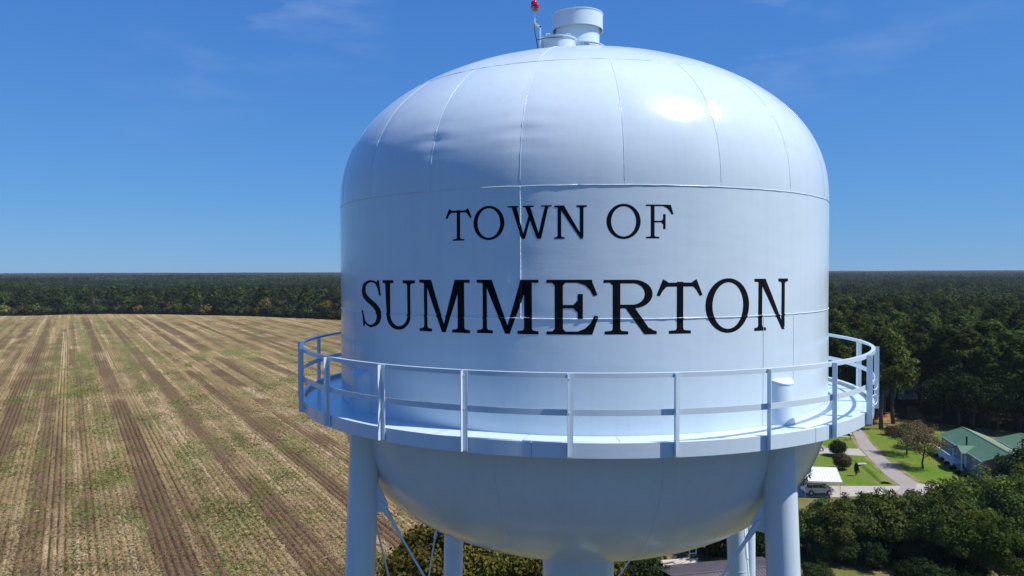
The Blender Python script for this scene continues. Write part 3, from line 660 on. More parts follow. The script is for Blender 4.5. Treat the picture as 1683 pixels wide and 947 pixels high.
# ---- catwalk
RW = 5.79; ZF = -2.46
for k in range(24):                                              # deck plates with open joints
    s = A(-8.5 + 15 * k)
    MB().lathe([(RT + .004, ZF + CAM_H), (RW - .07, ZF + CAM_H), (RW - .07, ZF - .008 + CAM_H), (RT + .004, ZF - .008 + CAM_H), (RT + .004, ZF + CAM_H)], (0, 0, 0), s + .05, s + 14.95, 8).build('floor_plate', ENAMEL, tower)
for k in range(8):                                               # rolled channel: toe board, one length per 45 degrees
    s = A(38.5 + 45 * k); z1 = -2.385 + CAM_H; z0 = -2.60 + CAM_H
    MB().lathe([(RW - .075, z1 - .01), (RW - .075, z1), (RW, z1), (RW, z0), (RW - .075, z0), (RW - .075, z0 + .01), (RW - .010, z0 + .01), (RW - .010, z1 - .01), (RW - .075, z1 - .01)], (0, 0, 0), s + .05, s + 44.95, 30).build('toe_board', ENAMEL, tower, True, 30)
    MB().lathe([(RW - .0105, z0 + .02), (RW - .0105, z1 - .02), (RW - .02, z1 - .02), (RW - .02, z0 + .02), (RW - .0105, z0 + .02)], (0, 0, 0), s - 1.2, s + 1.2, 3).build('splice_plate', ENAMEL, tower)
zt = -1.405 + CAM_H
MB().lathe([(RW - .055, zt), (RW + .012, zt), (RW + .012, zt - .066), (RW + .004, zt - .066), (RW + .004, zt - .008), (RW - .055, zt - .008), (RW - .055, zt)], n=180).build('top_rail', ENAMEL, tower, True, 30)
zm = -1.915 + CAM_H
MB().lathe([(RW - .002, zm), (RW + .006, zm), (RW + .006, zm - .088), (RW - .002, zm - .088), (RW - .002, zm)], n=180).build('mid_rail', ENAMEL, tower, True, 30)
def post_mb(th, w=.078):
    b = MB(); r0 = RW + .013; t = .009; z0 = -2.575 + CAM_H; z1 = -1.41 + CAM_H
    a = TOW + R_(th); er = Vector((math.cos(a), math.sin(a), 0)); et = Vector((-math.sin(a), math.cos(a), 0))
    L = [(0, -w / 2), (w, -w / 2), (w, -w / 2 + t), (t, -w / 2 + t), (t, w / 2), (0, w / 2)]       # radial flange at the left end
    P = [er * (r0 + p[0]) + et * p[1] for p in L]
    n = 6; V = [Vector((p.x, p.y, z0)) for p in P] + [Vector((p.x, p.y, z1)) for p in P]
    F = [tuple(range(n)), tuple(range(2 * n - 1, n - 1, -1))] + [(i, n + i, n + (i + 1) % n, (i + 1) % n) for i in range(n)]
    b.add(V, F)
    b.box(er * (r0 - .004) + Vector((0, 0, z0 + .09)), (.012, .05, .05), a)
    return b
for k in range(24):
    th = -1.0 + 14.85 * k if k < 7 else None
    th = [-1.04, 13.7, 28.5, 43.0, 57.0, 73.5, 88.9, 104, 119, 134, 149, 164, 179, 194, 209, 224, 239, 254, 268.6, 284.5, 299.5, 314.3, 329.05, 343.8][k]
    p = post_mb(th, .095 if k == 4 else .078).build('post', ENAMEL, tower)
    a = TOW + R_(th)
    MB().tube([cylp(th - .15, RW + .02, -1.48), cylp(th - .15, RW + .034, -1.48)], .012, 6).build('bolt', ENAMEL, p)
    MB().tube([cylp(th - .15, RW + .02, -1.96), cylp(th - .15, RW + .034, -1.96)], .012, 6).build('bolt', ENAMEL, p)
# gussets carrying the catwalk (seen only from below)
for k in range(24):
    th = -8.5 + 15 * k; a = TOW + R_(th); er = Vector((math.cos(a), math.sin(a), 0)); et = Vector((-math.sin(a), math.cos(a), 0))
    P = [er * (RT + .003) + Vector((0, 0, ZF - .012 + CAM_H)), er * (RW - .08) + Vector((0, 0, ZF - .012 + CAM_H)), er * (RW - .08) + Vector((0, 0, ZF - .09 + CAM_H)), er * (RT + .003) + Vector((0, 0, ZF - .26 + CAM_H))]
    V = [p + et * .005 for p in P] + [p - et * .005 for p in P]
    MB().add(V, [(0, 1, 2, 3), (7, 6, 5, 4), (0, 4, 5, 1), (1, 5, 6, 2), (2, 6, 7, 3), (3, 7, 4, 0)]).build('bracket', ENAMEL, tower)
# loops of conduit clipped outside the rail on the right
for zc in (-1.99, -2.25):
    P = [cylp(63 + 1.0 * math.sin(t * .5), RW + .035 + .035 * math.sin(t * .5), zc + .09 * math.cos(t * .5)) for t in range(13)]
    MB().tube(P, .008, 6).build('conduit_loop', ENAMEL, tower, True)

# ---- legs
LEGS = (41.0, -49.5, -139.0, 128.0); LR = .265; BAT = .048
def legp(th, z): return cylp(th, 4.93 + (-z - 2.0) * BAT, z)
legs = []
for th in LEGS:
    b = MB(); pts = [legp(th, z) for z in (-1.72, -2.6, -6, -12, -20, -CAM_H + .35)]
    n = 40; V = []; F = []
    a = TOW + R_(th); er = Vector((math.cos(a), math.sin(a), 0)); et = Vector((-math.sin(a), math.cos(a), 0))
    for i, p in enumerate(pts):
        for k in range(n):
            an = 2 * math.pi * k / n; dz = 0
            if i == 0: dz = -.33 * math.cos(an) * LR / LR * .30      # slanted cap falls away from the shell
            V.append(p + er * math.cos(an) * LR + et * math.sin(an) * LR + Vector((0, 0, dz)))
    for i in range(len(pts) - 1):
        for k in range(n): F.append((i * n + k, (i + 1) * n + k, (i + 1) * n + (k + 1) % n, i * n + (k + 1) % n))
    b.add(V, F); leg = b.build('leg', ENAMEL, tower, True); legs.append(leg)
    # cap plate slightly larger than the pipe, lying on the slanted cut
    V = []; c0 = pts[0]
    for zz in (0, .014):
        for k in range(n):
            an = 2 * math.pi * k / n; V.append(c0 + er * math.cos(an) * (LR + .008) + et * math.sin(an) * (LR + .008) + Vector((0, 0, -.099 * math.cos(an) + zz + .001)))
    MB().add(V, [tuple(range(n))[::-1], tuple(range(n, 2 * n))] + [(k, (k + 1) % n, n + (k + 1) % n, n + k) for k in range(n)]).build('leg_cap', ENAMEL, leg)
    for z in (-7.6, -14.2, -22.0):
        p = legp(th, z); q = legp(th, z - .02); MB().tube([p, q], LR + .006, 32).build('weld_ring', ENAMEL, leg, True, 40)
    f = legp(th, -CAM_H + .2); MB().tube([f + Vector((0, 0, -.2)), f + Vector((0, 0, .17))], .75, 24).build('footing', CONCRETE, leg)
def gusset(p, q):
    """lug plate on the leg at p pointing toward q, with pin"""
    d = (q - p); t = d.normalized(); h = Vector((t.x, t.y, 0)).normalized(); n = h.cross(Vector((0, 0, 1)))
    s = p + h * (LR - .03)
    P = [s + Vector((0, 0, .30)), s + h * .13 + Vector((0, 0, .10)), s + h * .24 + Vector((0, 0, -.14)), s + h * .16 + Vector((0, 0, -.26)), s + Vector((0, 0, -.30))]
    V = [a + n * .012 for a in P] + [a - n * .012 for a in P]; m = 5
    b = MB().add(V, [tuple(range(m)), tuple(range(2 * m - 1, m - 1, -1))] + [(i, m + i, m + (i + 1) % m, (i + 1) % m) for i in range(m)])
    pin = s + h * .12 + Vector((0, 0, -.12)); b.tube([pin - n * .05, pin + n * .05], .045, 12); return b, pin
Z1, Z2, Z3 = -3.97, -15.0, -25.0
for i in range(4):
    for (a_, c_) in ((i, (i + 1) % 4), ((i + 1) % 4, i)):
        for zt_, zb in ((Z1, Z2), (Z2 - .3, Z3)):
            p = legp(LEGS[a_], zt_); q = legp(LEGS[c_], zb)
            g, pin = gusset(p, q); g.build('gusset_plate', ENAMEL, legs[a_])
            hz = (p - q); hz.z = 0; q2 = q + hz.normalized() * LR
            t = (q2 - pin).normalized(); b = MB()
            b.tube([pin, pin + t * .34], [.058, .040], 10); b.tube([pin + t * .30, pin + t * .62], .031, 8)        # clevis and upset end
            b.tube([pin + t * .5, q2], .020, 8)
            mid = pin + t * 2.6; b.tube([mid, mid + t * .35], .034, 8)                                               # turnbuckle
            b.build('brace_rod', ENAMEL, tower, True, 40)
    for zz in (Z2 - .1, Z3 - .1):
        MB().tube([legp(LEGS[i], zz), legp(LEGS[(i + 1) % 4], zz)], .11, 14).build('strut', ENAMEL, tower, True, 40)
# ---- riser and its tie rods
b = MB(); b.lathe([(.775, 0.1), (.775, CAM_H - 5.42)], n=64)
b.build('riser', ENAMEL, tower, True)
for th in LEGS:
    p = cylp(th, .775, -6.46); q = legp(th, -6.30); q = q - Vector((q.x, q.y, 0)).normalized() * LR
    MB().tube([p, q], .022, 8).build('tie_rod', ENAMEL, tower, True)
MB().tube([cylp(128, .77, -6.42), cylp(120, 1.15, -6.12)], .028, 8).build('tie_rod', ENAMEL, tower, True)
MB().box(cylp(4, .79, -6.4), (.03, .09, .09), TOW + R_(4)).build('inspection_lug', ENAMEL, tower)
# overflow pipe standing behind the rear leg, bracketed off the shell
pf = Vector((6.30, 19.75, 0)) - BASE
MB().tube([pf + Vector((.35, .35, 0)), pf + Vector((.1, .1, 20)), pf + Vector((0, 0, CAM_H - 5)), pf + Vector((-.35, -.25, CAM_H - 2.7))], .185, 24).build('overflow_pipe', ENAMEL, tower, True, 40)
# small U handle below the bowl
def solid_u(p0, p1, drop, r):
    return MB().tube([p0, p0 + Vector((0, 0, -drop)), p1 + Vector((0, 0, -drop)), p1], r, 8)
hp = ground(1133, 905, CAM_H - 5.42) - BASE; hp2 = ground(1144, 904, CAM_H - 5.42) - BASE
solid_u(Vector((hp.x, hp.y, CAM_H - 5.35)), Vector((hp2.x, hp2.y, CAM_H - 5.35)), .13, .016).build('rung', ENAMEL, tower, True, 40)

# ---- roof vent, hatch, beacon
zr = CAM_H
vent = MB().lathe([(.47, roof_z(.47) - .05 + zr), (.47, 5.35 + zr)], n=56).build('vent_throat', ENAMEL, tower, True)
MB().lathe([(.535, 5.17 + zr), (.545, 5.17 + zr), (.545, 5.49 + zr), (.555, 5.495 + zr), (.555, 5.51 + zr), (.54, 5.515 + zr), (.02, 5.60 + zr), (.001, 5.60 + zr)], n=64).build('vent_hood', ENAMEL, vent, True, 40)
MB().lathe([(.535, 5.46 + zr), (.535, 5.17 + zr)], n=64).build('hood_lining', ENAMEL, vent, True)
MB().lathe([(.475, 4.80 + zr), (.60, 4.80 + zr), (.60, 4.785 + zr), (.475, 4.785 + zr)], n=56).build('flange', ENAMEL, vent)
for k in range(8):
    th = 12 + 45 * k; a = TOW + R_(th); er = Vector((math.cos(a), math.sin(a), 0)); et = Vector((-math.sin(a), math.cos(a), 0)); z0 = roof_z(.6) + zr
    P = [er * .472 + Vector((0, 0, 4.784 + zr)), er * .59 + Vector((0, 0, 4.784 + zr)), er * .50 + Vector((0, 0, z0 - .02)), er * .472 + Vector((0, 0, z0 - .02))]
    V = [p + et * .006 for p in P] + [p - et * .006 for p in P]
    MB().add(V, [(0, 1, 2, 3), (7, 6, 5, 4), (0, 4, 5, 1), (1, 5, 6, 2), (2, 6, 7, 3), (3, 7, 4, 0)]).build('flange_gusset', ENAMEL, vent)
hc = Vector(cylp(-24, .98, 0)); hc.z = 0                          # roof hatch in front and left of the vent
hz = 4.70 + zr
hatch = MB().lathe([(.36, roof_z(1.5) + zr - .1), (.36, hz)], hc, n=48).build('hatch', ENAMEL, tower, True)
MB().lathe([(.36, hz + .001), (.385, hz + .001), (.385, hz + .022), (.001, hz + .05)], hc, n=48).build('hatch_lid', ENAMEL, hatch, True, 40)
for dx in (-.25, .16):
    c = hc + Vector((dx, -.20, hz + .02)); MB().tube([c, c + Vector((0, 0, .07)), c + Vector((.075, 0, .07)), c + Vector((.075, 0, 0))], .009, 6).build('handle', ENAMEL, hatch)
MB().box(hc + Vector((.30, -.14, hz - .10)), (.016, .10, .22), R_(20)).build('hinge_plate', ENAMEL, hatch)
# curved wall segment sweeping from the hatch to the right of the vent
MB().lathe([(.66, roof_z(.66) + zr - .05), (.66, 4.72 + zr), (.70, 4.72 + zr), (.70, 4.70 + zr), (.668, 4.70 + zr), (.668, roof_z(.66) + zr - .05)], (0, 0, 0), A(20), A(75), 24).build('curb_ring', ENAMEL, vent, True, 40)
BEACON_GREY = plain('beacon_housing', (0.30, 0.26, 0.21), .5, metal=.3)
BEACON_RED = plain('red_beacon_glass', (0.50, 0.006, 0.010), .12, var=.1, coat=.6)
CABLE = plain('black_cable', (0.015, 0.015, 0.02), .6)
def atd(px, py, depth):
    """point at forward distance depth seen at that pixel, relative to the tower base"""
    d = _f + _R * (px - CX) / FPX - _U * (py - CY) / FPX; t = depth / d[1]
    return Vector((d[0] * t, depth, d[2] * t + CAM_H)) - BASE
DB = 15.0
mast = MB().box((atd(888, 90, DB) + atd(888, 44, DB)) / 2, (.035, .06, (44 - 90) / 1219 * DB * -1)).build('beacon_mast', ENAMEL, tower)
p1 = atd(888.3, 45, DB); p2 = atd(878.8, 38.5, DB)
dv = p2 - p1; rot = dv.to_track_quat('X', 'Z').to_matrix()
MB().box((p1 + p2) / 2, (dv.length + .02, .06, .035), rot=rot).build('mast_arm', ENAMEL, mast)
MB().tube([atd(878.6, 40, DB), atd(878.6, 17, DB)], .014, 10).build('mast_pole', ENAMEL, mast)
c = atd(878.4, 4.2, DB); BS_ = .76
beacon = MB().lathe([(r * .9, z * BS_) for r, z in [(.001, -.225), (.05, -.225), (.05, -.19), (.085, -.18), (.088, -.14), (.07, -.125), (.001, -.125)]], c, n=24).build('beacon_housing', BEACON_GREY, mast, True, 40)
MB().lathe([(r * .9, z * BS_) for r, z in [(.068, -.124), (.076, -.10), (.078, -.03), (.068, .02), (.04, .05), (.001, .062)]], c, n=24).build('beacon_globe', BEACON_RED, beacon, True)
c2 = atd(882.5, 9, DB - .06)
MB().lathe([(.001, -.13), (.032, -.13), (.05, -.11), (.052, -.075), (.001, -.075)], c2, n=20).build('photocell_housing', BEACON_GREY, beacon, True, 40)
MB().lathe([(.046, -.074), (.05, -.04), (.045, .01), (.03, .035), (.001, .045)], c2, n=20).build('beacon_globe', BEACON_RED, beacon, True)
MB().tube([atd(878.3, 39, DB - .03), atd(878.6, 50, DB - .03), atd(881.5, 64, DB - .03), atd(884.6, 82, DB - .03)], .010, 6).build('cable', CABLE, mast, True)
MB().tube([atd(881, 66, DB - .05), atd(900, 62.3, DB - .15), atd(925, 60.5, DB - .18)], .008, 6).build('cable', CABLE, mast, True)

# ================================================================ VEGETATION
def leaf_quads(C, N, size, rng, aspect=1.6, up=.35):
    """leaf-sized quads at points C with normals near N"""
    n = len(C); nr = N + rng.normal(0, .55, (n, 3)); nr[:, 2] += up; nr /= np.linalg.norm(nr, axis=1)[:, None]
    t = rng.normal(0, 1, (n, 3)); t -= (t * nr).sum(1)[:, None] * nr; t /= np.linalg.norm(t, axis=1)[:, None]; b = np.cross(nr, t)
    s = (size * rng.uniform(.6, 1.35, n))[:, None] * .5
    A_ = C - t * s * aspect; B_ = C - b * s * .8; D_ = C + t * s * aspect; E_ = C + b * s * .8
    V = np.stack([A_, B_, D_, E_], 1).reshape(-1, 3); F = np.arange(4 * n).reshape(n, 4); return V, F

def crown_points(kind, h, w, seed, n, clusters):
    rng = np.random.default_rng(seed); cs = []
    if kind == 'pine':
        z0 = .42 * h
        for i in range(clusters):
            f = (i + .5) / clusters; z = z0 + (h - z0) * f ** .9
            prof = math.sin(math.pi * min(1, .22 + .78 * (1 - f) ** .8)) if f > .35 else .55 + f
            prof = (1 - f ** 2.2) * (.62 + .38 * min(1, f / .3)) + .08
            r = w / 2 * prof * rng.uniform(.45, 1.0); a = i * 2.4 + rng.uniform(-.5, .5)
            cs.append((r * math.cos(a), r * math.sin(a), z, w * rng.uniform(.11, .18) * (1.15 - .3 * f), .55))
    elif kind == 'ball':
        for i in range(clusters):
            d = rng.normal(0, 1, 3); d /= np.linalg.norm(d); cs.append((d[0] * w * .36, d[1] * w * .36, h * .56 + d[2] * h * .30, w * .20, 1))
    else:
        base = {'broad': .22, 'low': .04, 'vase': .36}[kind]
        zc = h * (base + (1 - base) * .48); rz = h * (1 - base) * .52
        for i in range(clusters):
            d = rng.normal(0, 1, 3); d /= np.linalg.norm(d); d[2] = abs(d[2]) * 1.0 - .42 if rng.random() < .7 else d[2]
            q = rng.uniform(.48, .92); lob = 1 + .22 * math.sin(3 * math.atan2(d[1], d[0]) + seed) + rng.uniform(-.12, .12)
            k = w * rng.uniform(.085, .15)
            cs.append((d[0] * w / 2 * q * lob, d[1] * w / 2 * q * lob, zc + d[2] * rz * q, k, .8))
    cs = np.array(cs); pick = rng.choice(len(cs), n, p=cs[:, 3] ** 2 / (cs[:, 3] ** 2).sum())
    d = rng.normal(0, 1, (n, 3)); d /= np.linalg.norm(d, axis=1)[:, None]; rr = rng.uniform(.35, 1.08, n) ** .7
    c = cs[pick]; off = d * (c[:, 3] * rr)[:, None]; off[:, 2] *= c[:, 4]
    C = c[:, :3] + off; N = d * .8; mid = np.array([0, 0, h * .6]); o = C - mid; o /= np.linalg.norm(o, axis=1)[:, None]; N = N + o * .5
    C[:, 2] = np.maximum(C[:, 2], .15)
    return cs, C, N

def tree_meshes(name, kind, h, w, seed, n, leaf, clusters, leaf_mat, bark=BARK, trunk_r=None):
    cs, C, N = crown_points(kind, h, w, seed, n, clusters); rng = np.random.default_rng(seed + 99)
    V, F = leaf_quads(C, N, leaf, rng, 1.9 if kind == 'pine' else 1.4)
    crown = mesh_np(name + '_crown', V, F, leaf_mat)
    tr = trunk_r or h * .018; b = MB(); top = h * (.93 if kind == 'pine' else .62)
    pts = [Vector((math.sin(seed + i * .9) * tr * .9 * (i > 0), math.cos(seed * 2 + i) * tr * .9 * (i > 0), top * i / 5)) for i in range(6)]
    b.tube(pts, [tr * 1.25, tr, tr * .85, tr * .7, tr * .5, tr * .2], 8)
    order = rng.permutation(len(cs))[:min(16, len(cs))]
    for i in order:
        e = Vector(cs[i][:3]); zz = max(h * .16, min(top * .95, e.z - (.04 if kind == 'pine' else .22) * h)); f = zz / top * 5; k = min(int(f), 4); s = pts[k].lerp(pts[k + 1], f - k)
        m_ = s.lerp(e, .5) + Vector((0, 0, -.02 * h if kind != 'pine' else .01 * h)); b.tube([s, m_, e], [tr * .38, tr * .24, tr * .08], 5, False)
    trunk = b.mesh(name + '_trunk', bark, True)
    return crown, trunk

def plant(name, meshes, loc, s, rz, label, cat, group=None, sz=None, mat=None):
    root = empty(name, loc, rz); root.scale = (s, s, sz or s); tag(root, label, cat, group)
    c = link('crown', meshes[0], root); link('trunk', meshes[1], root)
    if mat:
        c.material_slots[0].link = 'OBJECT'; c.material_slots[0].material = mat
    return root

T_HEDGE = [tree_meshes('hedge_tree', 'broad', 8, 8.5, 11 + i, 15000, .25, 95, LEAF_HEDGE) for i in range(3)]
T_BIG = [tree_meshes('lime_tree', 'broad', 12, 11, 31 + i, 17000, .28, 120, LEAF_BRIGHT) for i in range(2)]
T_YEL = [tree_meshes('maple_tree', 'broad', 11, 11, 51 + i, 19000, .31, 130, LEAF_YELLOW) for i in range(2)]
T_PINE = [tree_meshes('pine', 'pine', 21, 9.5, 71 + i, 5200, .42, 62, LEAF_PINE) for i in range(4)]
T_OAK = [tree_meshes('oak', 'broad', 15, 12.5, 91 + i, 5200, .46, 90, LEAF_OAK) for i in range(4)]
T_FAR = [tree_meshes('edge_tree', 'broad', 20, 12, 111 + i, 1300, 1.0, 60, LEAF_OAK) for i in range(4)]
T_FARP = [tree_meshes('edge_pine', 'pine', 22, 9, 131 + i, 1100, .95, 46, LEAF_PINE) for i in range(2)]
T_LOW = [tree_meshes('edge_sapling', 'low', 8, 8, 151 + i, 900, .8, 44, LEAF_OAK) for i in range(3)]
T_MYR = [tree_meshes('myrtle', 'vase', 7.2, 7.6, 171 + i, 4200, .20, 90, LEAF_MYRTLE, BARK, .16) for i in range(2)]
T_BARE = [tree_meshes('bare', 'vase', 19, 9, 181 + i, 420, .55, 46, LEAF_GREY, PALE_BARK, .28) for i in range(2)]
T_BALL = tree_meshes('ball_shrub', 'ball', 3.0, 3.3, 191, 5200, .17, 90, LEAF_SHRUB)
T_THICK = tree_meshes('thicket', 'low', 7, 8.5, 193, 8500, .26, 80, LEAF_DARK)
T_BUSH = tree_meshes('bush', 'low', 2.2, 3.2, 195, 2200, .18, 46, LEAF_DARK)

rs = random.Random(11)
# hedgerow along the near side of the lane
hedge = [(1338, 900, .80), (1372, 905, .90), (1412, 898, .92), (1452, 905, 1.02), (1490, 900, .96), (1530, 905, 1.05), (1355, 868, .70), (1440, 872, .84), (1500, 876, .88),
         (1395, 876, .78), (1560, 890, 1.10), (1600, 925, 1.05)]
hl = ['round topped hedgerow tree just right of the front right tower leg', 'hedgerow tree second from the right tower leg with low hanging branches', 'dark green hedgerow tree in front of the carport', 'broad hedgerow tree below the culvert and grassy ditch',
      'hedgerow tree standing below the road junction', 'hedgerow tree left of the tall lime green trees', 'small tree behind the hedgerow nearest the white suv', 'small tree behind the hedgerow below the middle of the gravel lane', 'small tree behind the hedgerow nearest the road junction',
      'small tree behind the hedgerow under the carport posts', 'tall hedgerow tree at the end of the gravel lane', 'tall hedgerow tree low at the bottom right']
for i, (px, py, s) in enumerate(hedge):
    g = ground(px, py + 16); plant('hedgerow_tree', T_HEDGE[i % 3], (g.x, g.y, 0), s * 1.0, rs.uniform(0, 6.28), hl[i], 'tree', 'trees of the hedgerow beside the lane')
big = [(1612, 915, .93, 'tall sunlit lime green tree in front of the green roofed house'), (1672, 925, .93, 'tall lime green tree cut by the right edge of the photo'), (1570, 945, .82, 'olive green tree standing below the tall lime green trees'),
       (1640, 985, .78, 'lime green tree in the bottom right corner'), (1722, 870, .80, 'lime green tree at the right edge just below the house')]
for i, (px, py, s, l) in enumerate(big):
    g = ground(px, py); plant('lime_tree', T_BIG[i % 2], (g.x, g.y, 0), s, rs.uniform(0, 6.28), l, 'tree', 'tall trees at the lower right', mat=[None, LEAF_HEDGE, LEAF_HEDGE, None, None][i])
plant('oak_tree', T_OAK[2], ((1700 - CX) / FPX * 106, 106, 0), .74, 1.0, 'dark tree at the right edge overlapping the end of the green house roof', 'tree', mat=LEAF_DARK)
# yellowing trees under the tank
for i, (px, y, s, l) in enumerate(((722, 72, 1.08, 'yellowing broad tree at the field edge seen between the left legs'), (845, 74, 1.0, 'yellow green tree beneath the bowl right of the rear left leg'), (930, 72, .95, 'yellowing tree directly left of the riser under the bowl'), (785, 63, .8, 'yellow green tree lowest in the photo between the left legs'))):
    plant('maple_tree', T_YEL[i % 2], ((px - CX) / FPX * y, y, 0), s, rs.uniform(0, 6.28), l, 'tree', 'yellowing trees under the tank')
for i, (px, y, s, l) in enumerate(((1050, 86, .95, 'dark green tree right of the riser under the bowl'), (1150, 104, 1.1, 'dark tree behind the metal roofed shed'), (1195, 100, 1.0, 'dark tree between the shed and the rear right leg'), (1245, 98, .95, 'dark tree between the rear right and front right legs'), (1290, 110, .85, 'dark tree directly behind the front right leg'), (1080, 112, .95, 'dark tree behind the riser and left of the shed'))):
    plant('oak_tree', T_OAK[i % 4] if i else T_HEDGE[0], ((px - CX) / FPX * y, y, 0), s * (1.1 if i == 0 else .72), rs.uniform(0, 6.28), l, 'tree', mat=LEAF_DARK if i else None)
for (px, y, s, l) in ((1048, 79, .85, 'dark green thicket tree right of the riser'), (1018, 73, .6, 'dark low thicket tree hard against the right side of the riser'), (1118, 95, .85, 'black green thicket added as shade behind the left end of the shed'), (1165, 91, .8, 'black green thicket added as shade behind the middle of the shed'), (1215, 90, .85, 'black green thicket added as shade between the rear right leg and the overflow pipe'), (1262, 91, .8, 'black green thicket added as shade in the gap left of the front right leg'), (1312, 92, .7, 'black green thicket added as shade just right of the front right leg'),  # black green thickets are added to stand in for shade under the trees
                      (1362, 88, .52, 'dark bush added as shade below the first hedgerow tree'), (1400, 88, .5, 'dark bush added as shade below the low hanging hedgerow branches'), (1440, 87, .55, 'dark bush added as shade at the middle of the hedgerow'), (1480, 88, .52, 'dark bush added as shade right of the hedgerow middle'), (1520, 86, .6, 'dark bush added as shade beside the tall lime green trees'), (1565, 84, .6, 'dark bush added as shade below the tall lime green trees'), (1345, 82, .42, 'low dark bush at the bottom edge just right of the tower leg'), (1500, 81, .5, 'low dark bush at the bottom edge below the hedgerow'), (1545, 79, .6, 'low dark bush at the bottom edge left of the lime green trees'), (1600, 77, .62, 'low dark bush in front of the lime green trees')):  # bushes under the hedgerow are added to darken its interior like shade
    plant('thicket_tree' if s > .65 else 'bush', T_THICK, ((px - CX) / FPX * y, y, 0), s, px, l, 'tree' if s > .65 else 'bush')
# garden trees and shrubs
for (px, py, s, l, m) in ((1517, 770, 1.0, 'reddish crape myrtle casting its shadow on the lawn before the house', 0), (1490, 748, .9, 'reddish crape myrtle further up the lawn beside the road', 1), (1508, 738, .8, 'thin grey brown tree behind the two crape myrtles', 0)):
    g = ground(px, py); plant('crape_myrtle', T_MYR[m], (g.x, g.y, .05), s, rs.uniform(0, 6.28), l, 'tree', 'small trees on the lawn')
g = ground(1377, 750); plant('round_shrub', T_BALL, (g.x, g.y, .05), 1.0, 0, 'dark clipped ball shaped shrub beside the concrete driveway', 'shrub')
g = ground(1384, 772); plant('round_shrub', T_BALL, (g.x, g.y, .05), .95, 1.2, 'brownish rounded shrub below the clipped ball shrub', 'shrub', mat=LEAF_MYRTLE)
g = ground(1407, 783); plant('small_conifer', T_BUSH, (g.x, g.y, .05), .26, 1, 'tiny young conifer alone on the lawn beside the grassy ditch', 'shrub', sz=1.25)
for (px, py, s, l) in ((1464, 716, 1.1, 'tan dry bush at the top of the lawn beside the road'), (1478, 718, .9, 'grey green bush right of the tan dry bush')):
    g = ground(px, py); plant('garden_bush', T_BUSH, (g.x, g.y, .05), s, 2, l, 'bush', mat=LEAF_MYRTLE)
for k in range(7):
    f = k / 6; p = Vector((81.2 - 1.6, 138.5, 0)).lerp(Vector((76.4 - 1.2, 121, 0)), f)
    plant('foundation_shrub', T_BUSH, (p.x, p.y, .05), .42, k, 'low dark shrub along the front deck of the green roofed house', 'shrub', 'shrubs in front of the house')

def free_spot(x, y, taken, d):
    for (a, b_) in taken:
        if (a - x) ** 2 + (b_ - y) ** 2 < d * d: return False
    return True
# woods right of the tank: nearest trees one by one
CLEAR = [tuple((p.x, p.y) for p in G((1360, 690), (1470, 690), (1482, 664), (1508, 660), (1542, 684), (1552, 700), (1568, 700), (1600, 702), (1720, 735), (1760, 1000), (1200, 1000), (1200, 690)))]
CL = np.array(CLEAR[0])
taken = []; n_p = n_o = 0
cand = []
for _ in range(9000):
    az = R_(rs.uniform(21.5, 38.5)); y = math.exp(rs.uniform(math.log(158), math.log(470))); x = y * math.tan(az); cand.append((y, x))
cand.sort()
def clear_ok(x, y, pad=3):
    for dx, dy in ((0, 0), (pad, 0), (-pad, 0), (0, pad), (0, -pad)):
        if inside(np.array([x + dx]), np.array([y + dy]), CL)[0]: return False
    return True
hand = [(1448, 706, 'pine', 1.06), (1468, 697, 'pine', .98), (1440, 690, 'pine', 1.0), (1575, 704, 'oak', .92), (1600, 706, 'oak', .88), (1548, 694, 'oak', .80), (1640, 708, 'oak', .92), (1625, 700, 'pine', .92),
        (1512, 672, 'pine', .9), (1540, 668, 'pine', .95), (1566, 672, 'oak', 1.0), (1655, 700, 'pine', 1.0), (1675, 705, 'pine', .95), (1690, 716, 'oak', .9), (1590, 690, 'pine', 1.02)]
hn = ['nearest tall pine just right of the catwalk rail beside the road', 'tall pine by the road right of the nearest pine', 'tall pine partly behind the catwalk rail', 'large dark live oak directly behind the left end of the green roof', 'large dark oak behind the middle of the green roof', 'dark oak at the right side of the small clearing',
      'dark oak behind the right end of the green roof', 'pine rising above the dark oaks behind the house', 'pine at the far end of the small clearing', 'pine just right of the far end of the clearing', 'broad oak above the live oaks behind the house', 'pine near the right edge above the house', 'pine at the right edge of the photo above the house',
      'oak at the right edge behind the second green roof', 'tall pine among the oaks directly above the green roof ridge']
for i, (px, py, k, s) in enumerate(hand):
    g = ground(px, py); taken.append((g.x, g.y)); m = (T_PINE if k == 'pine' else T_OAK)[i % 4]
    plant(k + '_tree', m, (g.x, g.y, 0), s, rs.uniform(0, 6.28), hn[i], k + ' tree' if k == 'oak' else 'pine tree', mat=LEAF_DARK if k == 'oak' else None)
far_pts = []
for (y, x) in cand:
    dmin = 6.4 + (y - 158) * .010
    if not clear_ok(x, y) or not free_spot(x, y, taken, dmin): continue
    if n_p >= 215 and n_o >= 150: break
    taken.append((x, y)); s = rs.uniform(.78, 1.10)
    if rs.random() < .62 and n_p < 215:
        n_p += 1; plant('pine_tree', T_PINE[rs.randrange(4)], (x, y, 0), s, rs.uniform(0, 6.28), 'tall green pine standing in the dense woods right of the tank', 'pine tree', 'pines in the woods right of the tank')
    elif n_o < 150:
        n_o += 1; plant('hardwood_tree', T_OAK[rs.randrange(4)], (x, y, 0), s * 1.18, rs.uniform(0, 6.28), 'round crowned green hardwood in the dense woods right of the tank', 'tree', 'hardwoods in the woods right of the tank', mat=LEAF_DARK if rs.random() < .3 else None)
RIGHT_END = y
print('right woods', n_p, n_o, 'to', RIGHT_END)
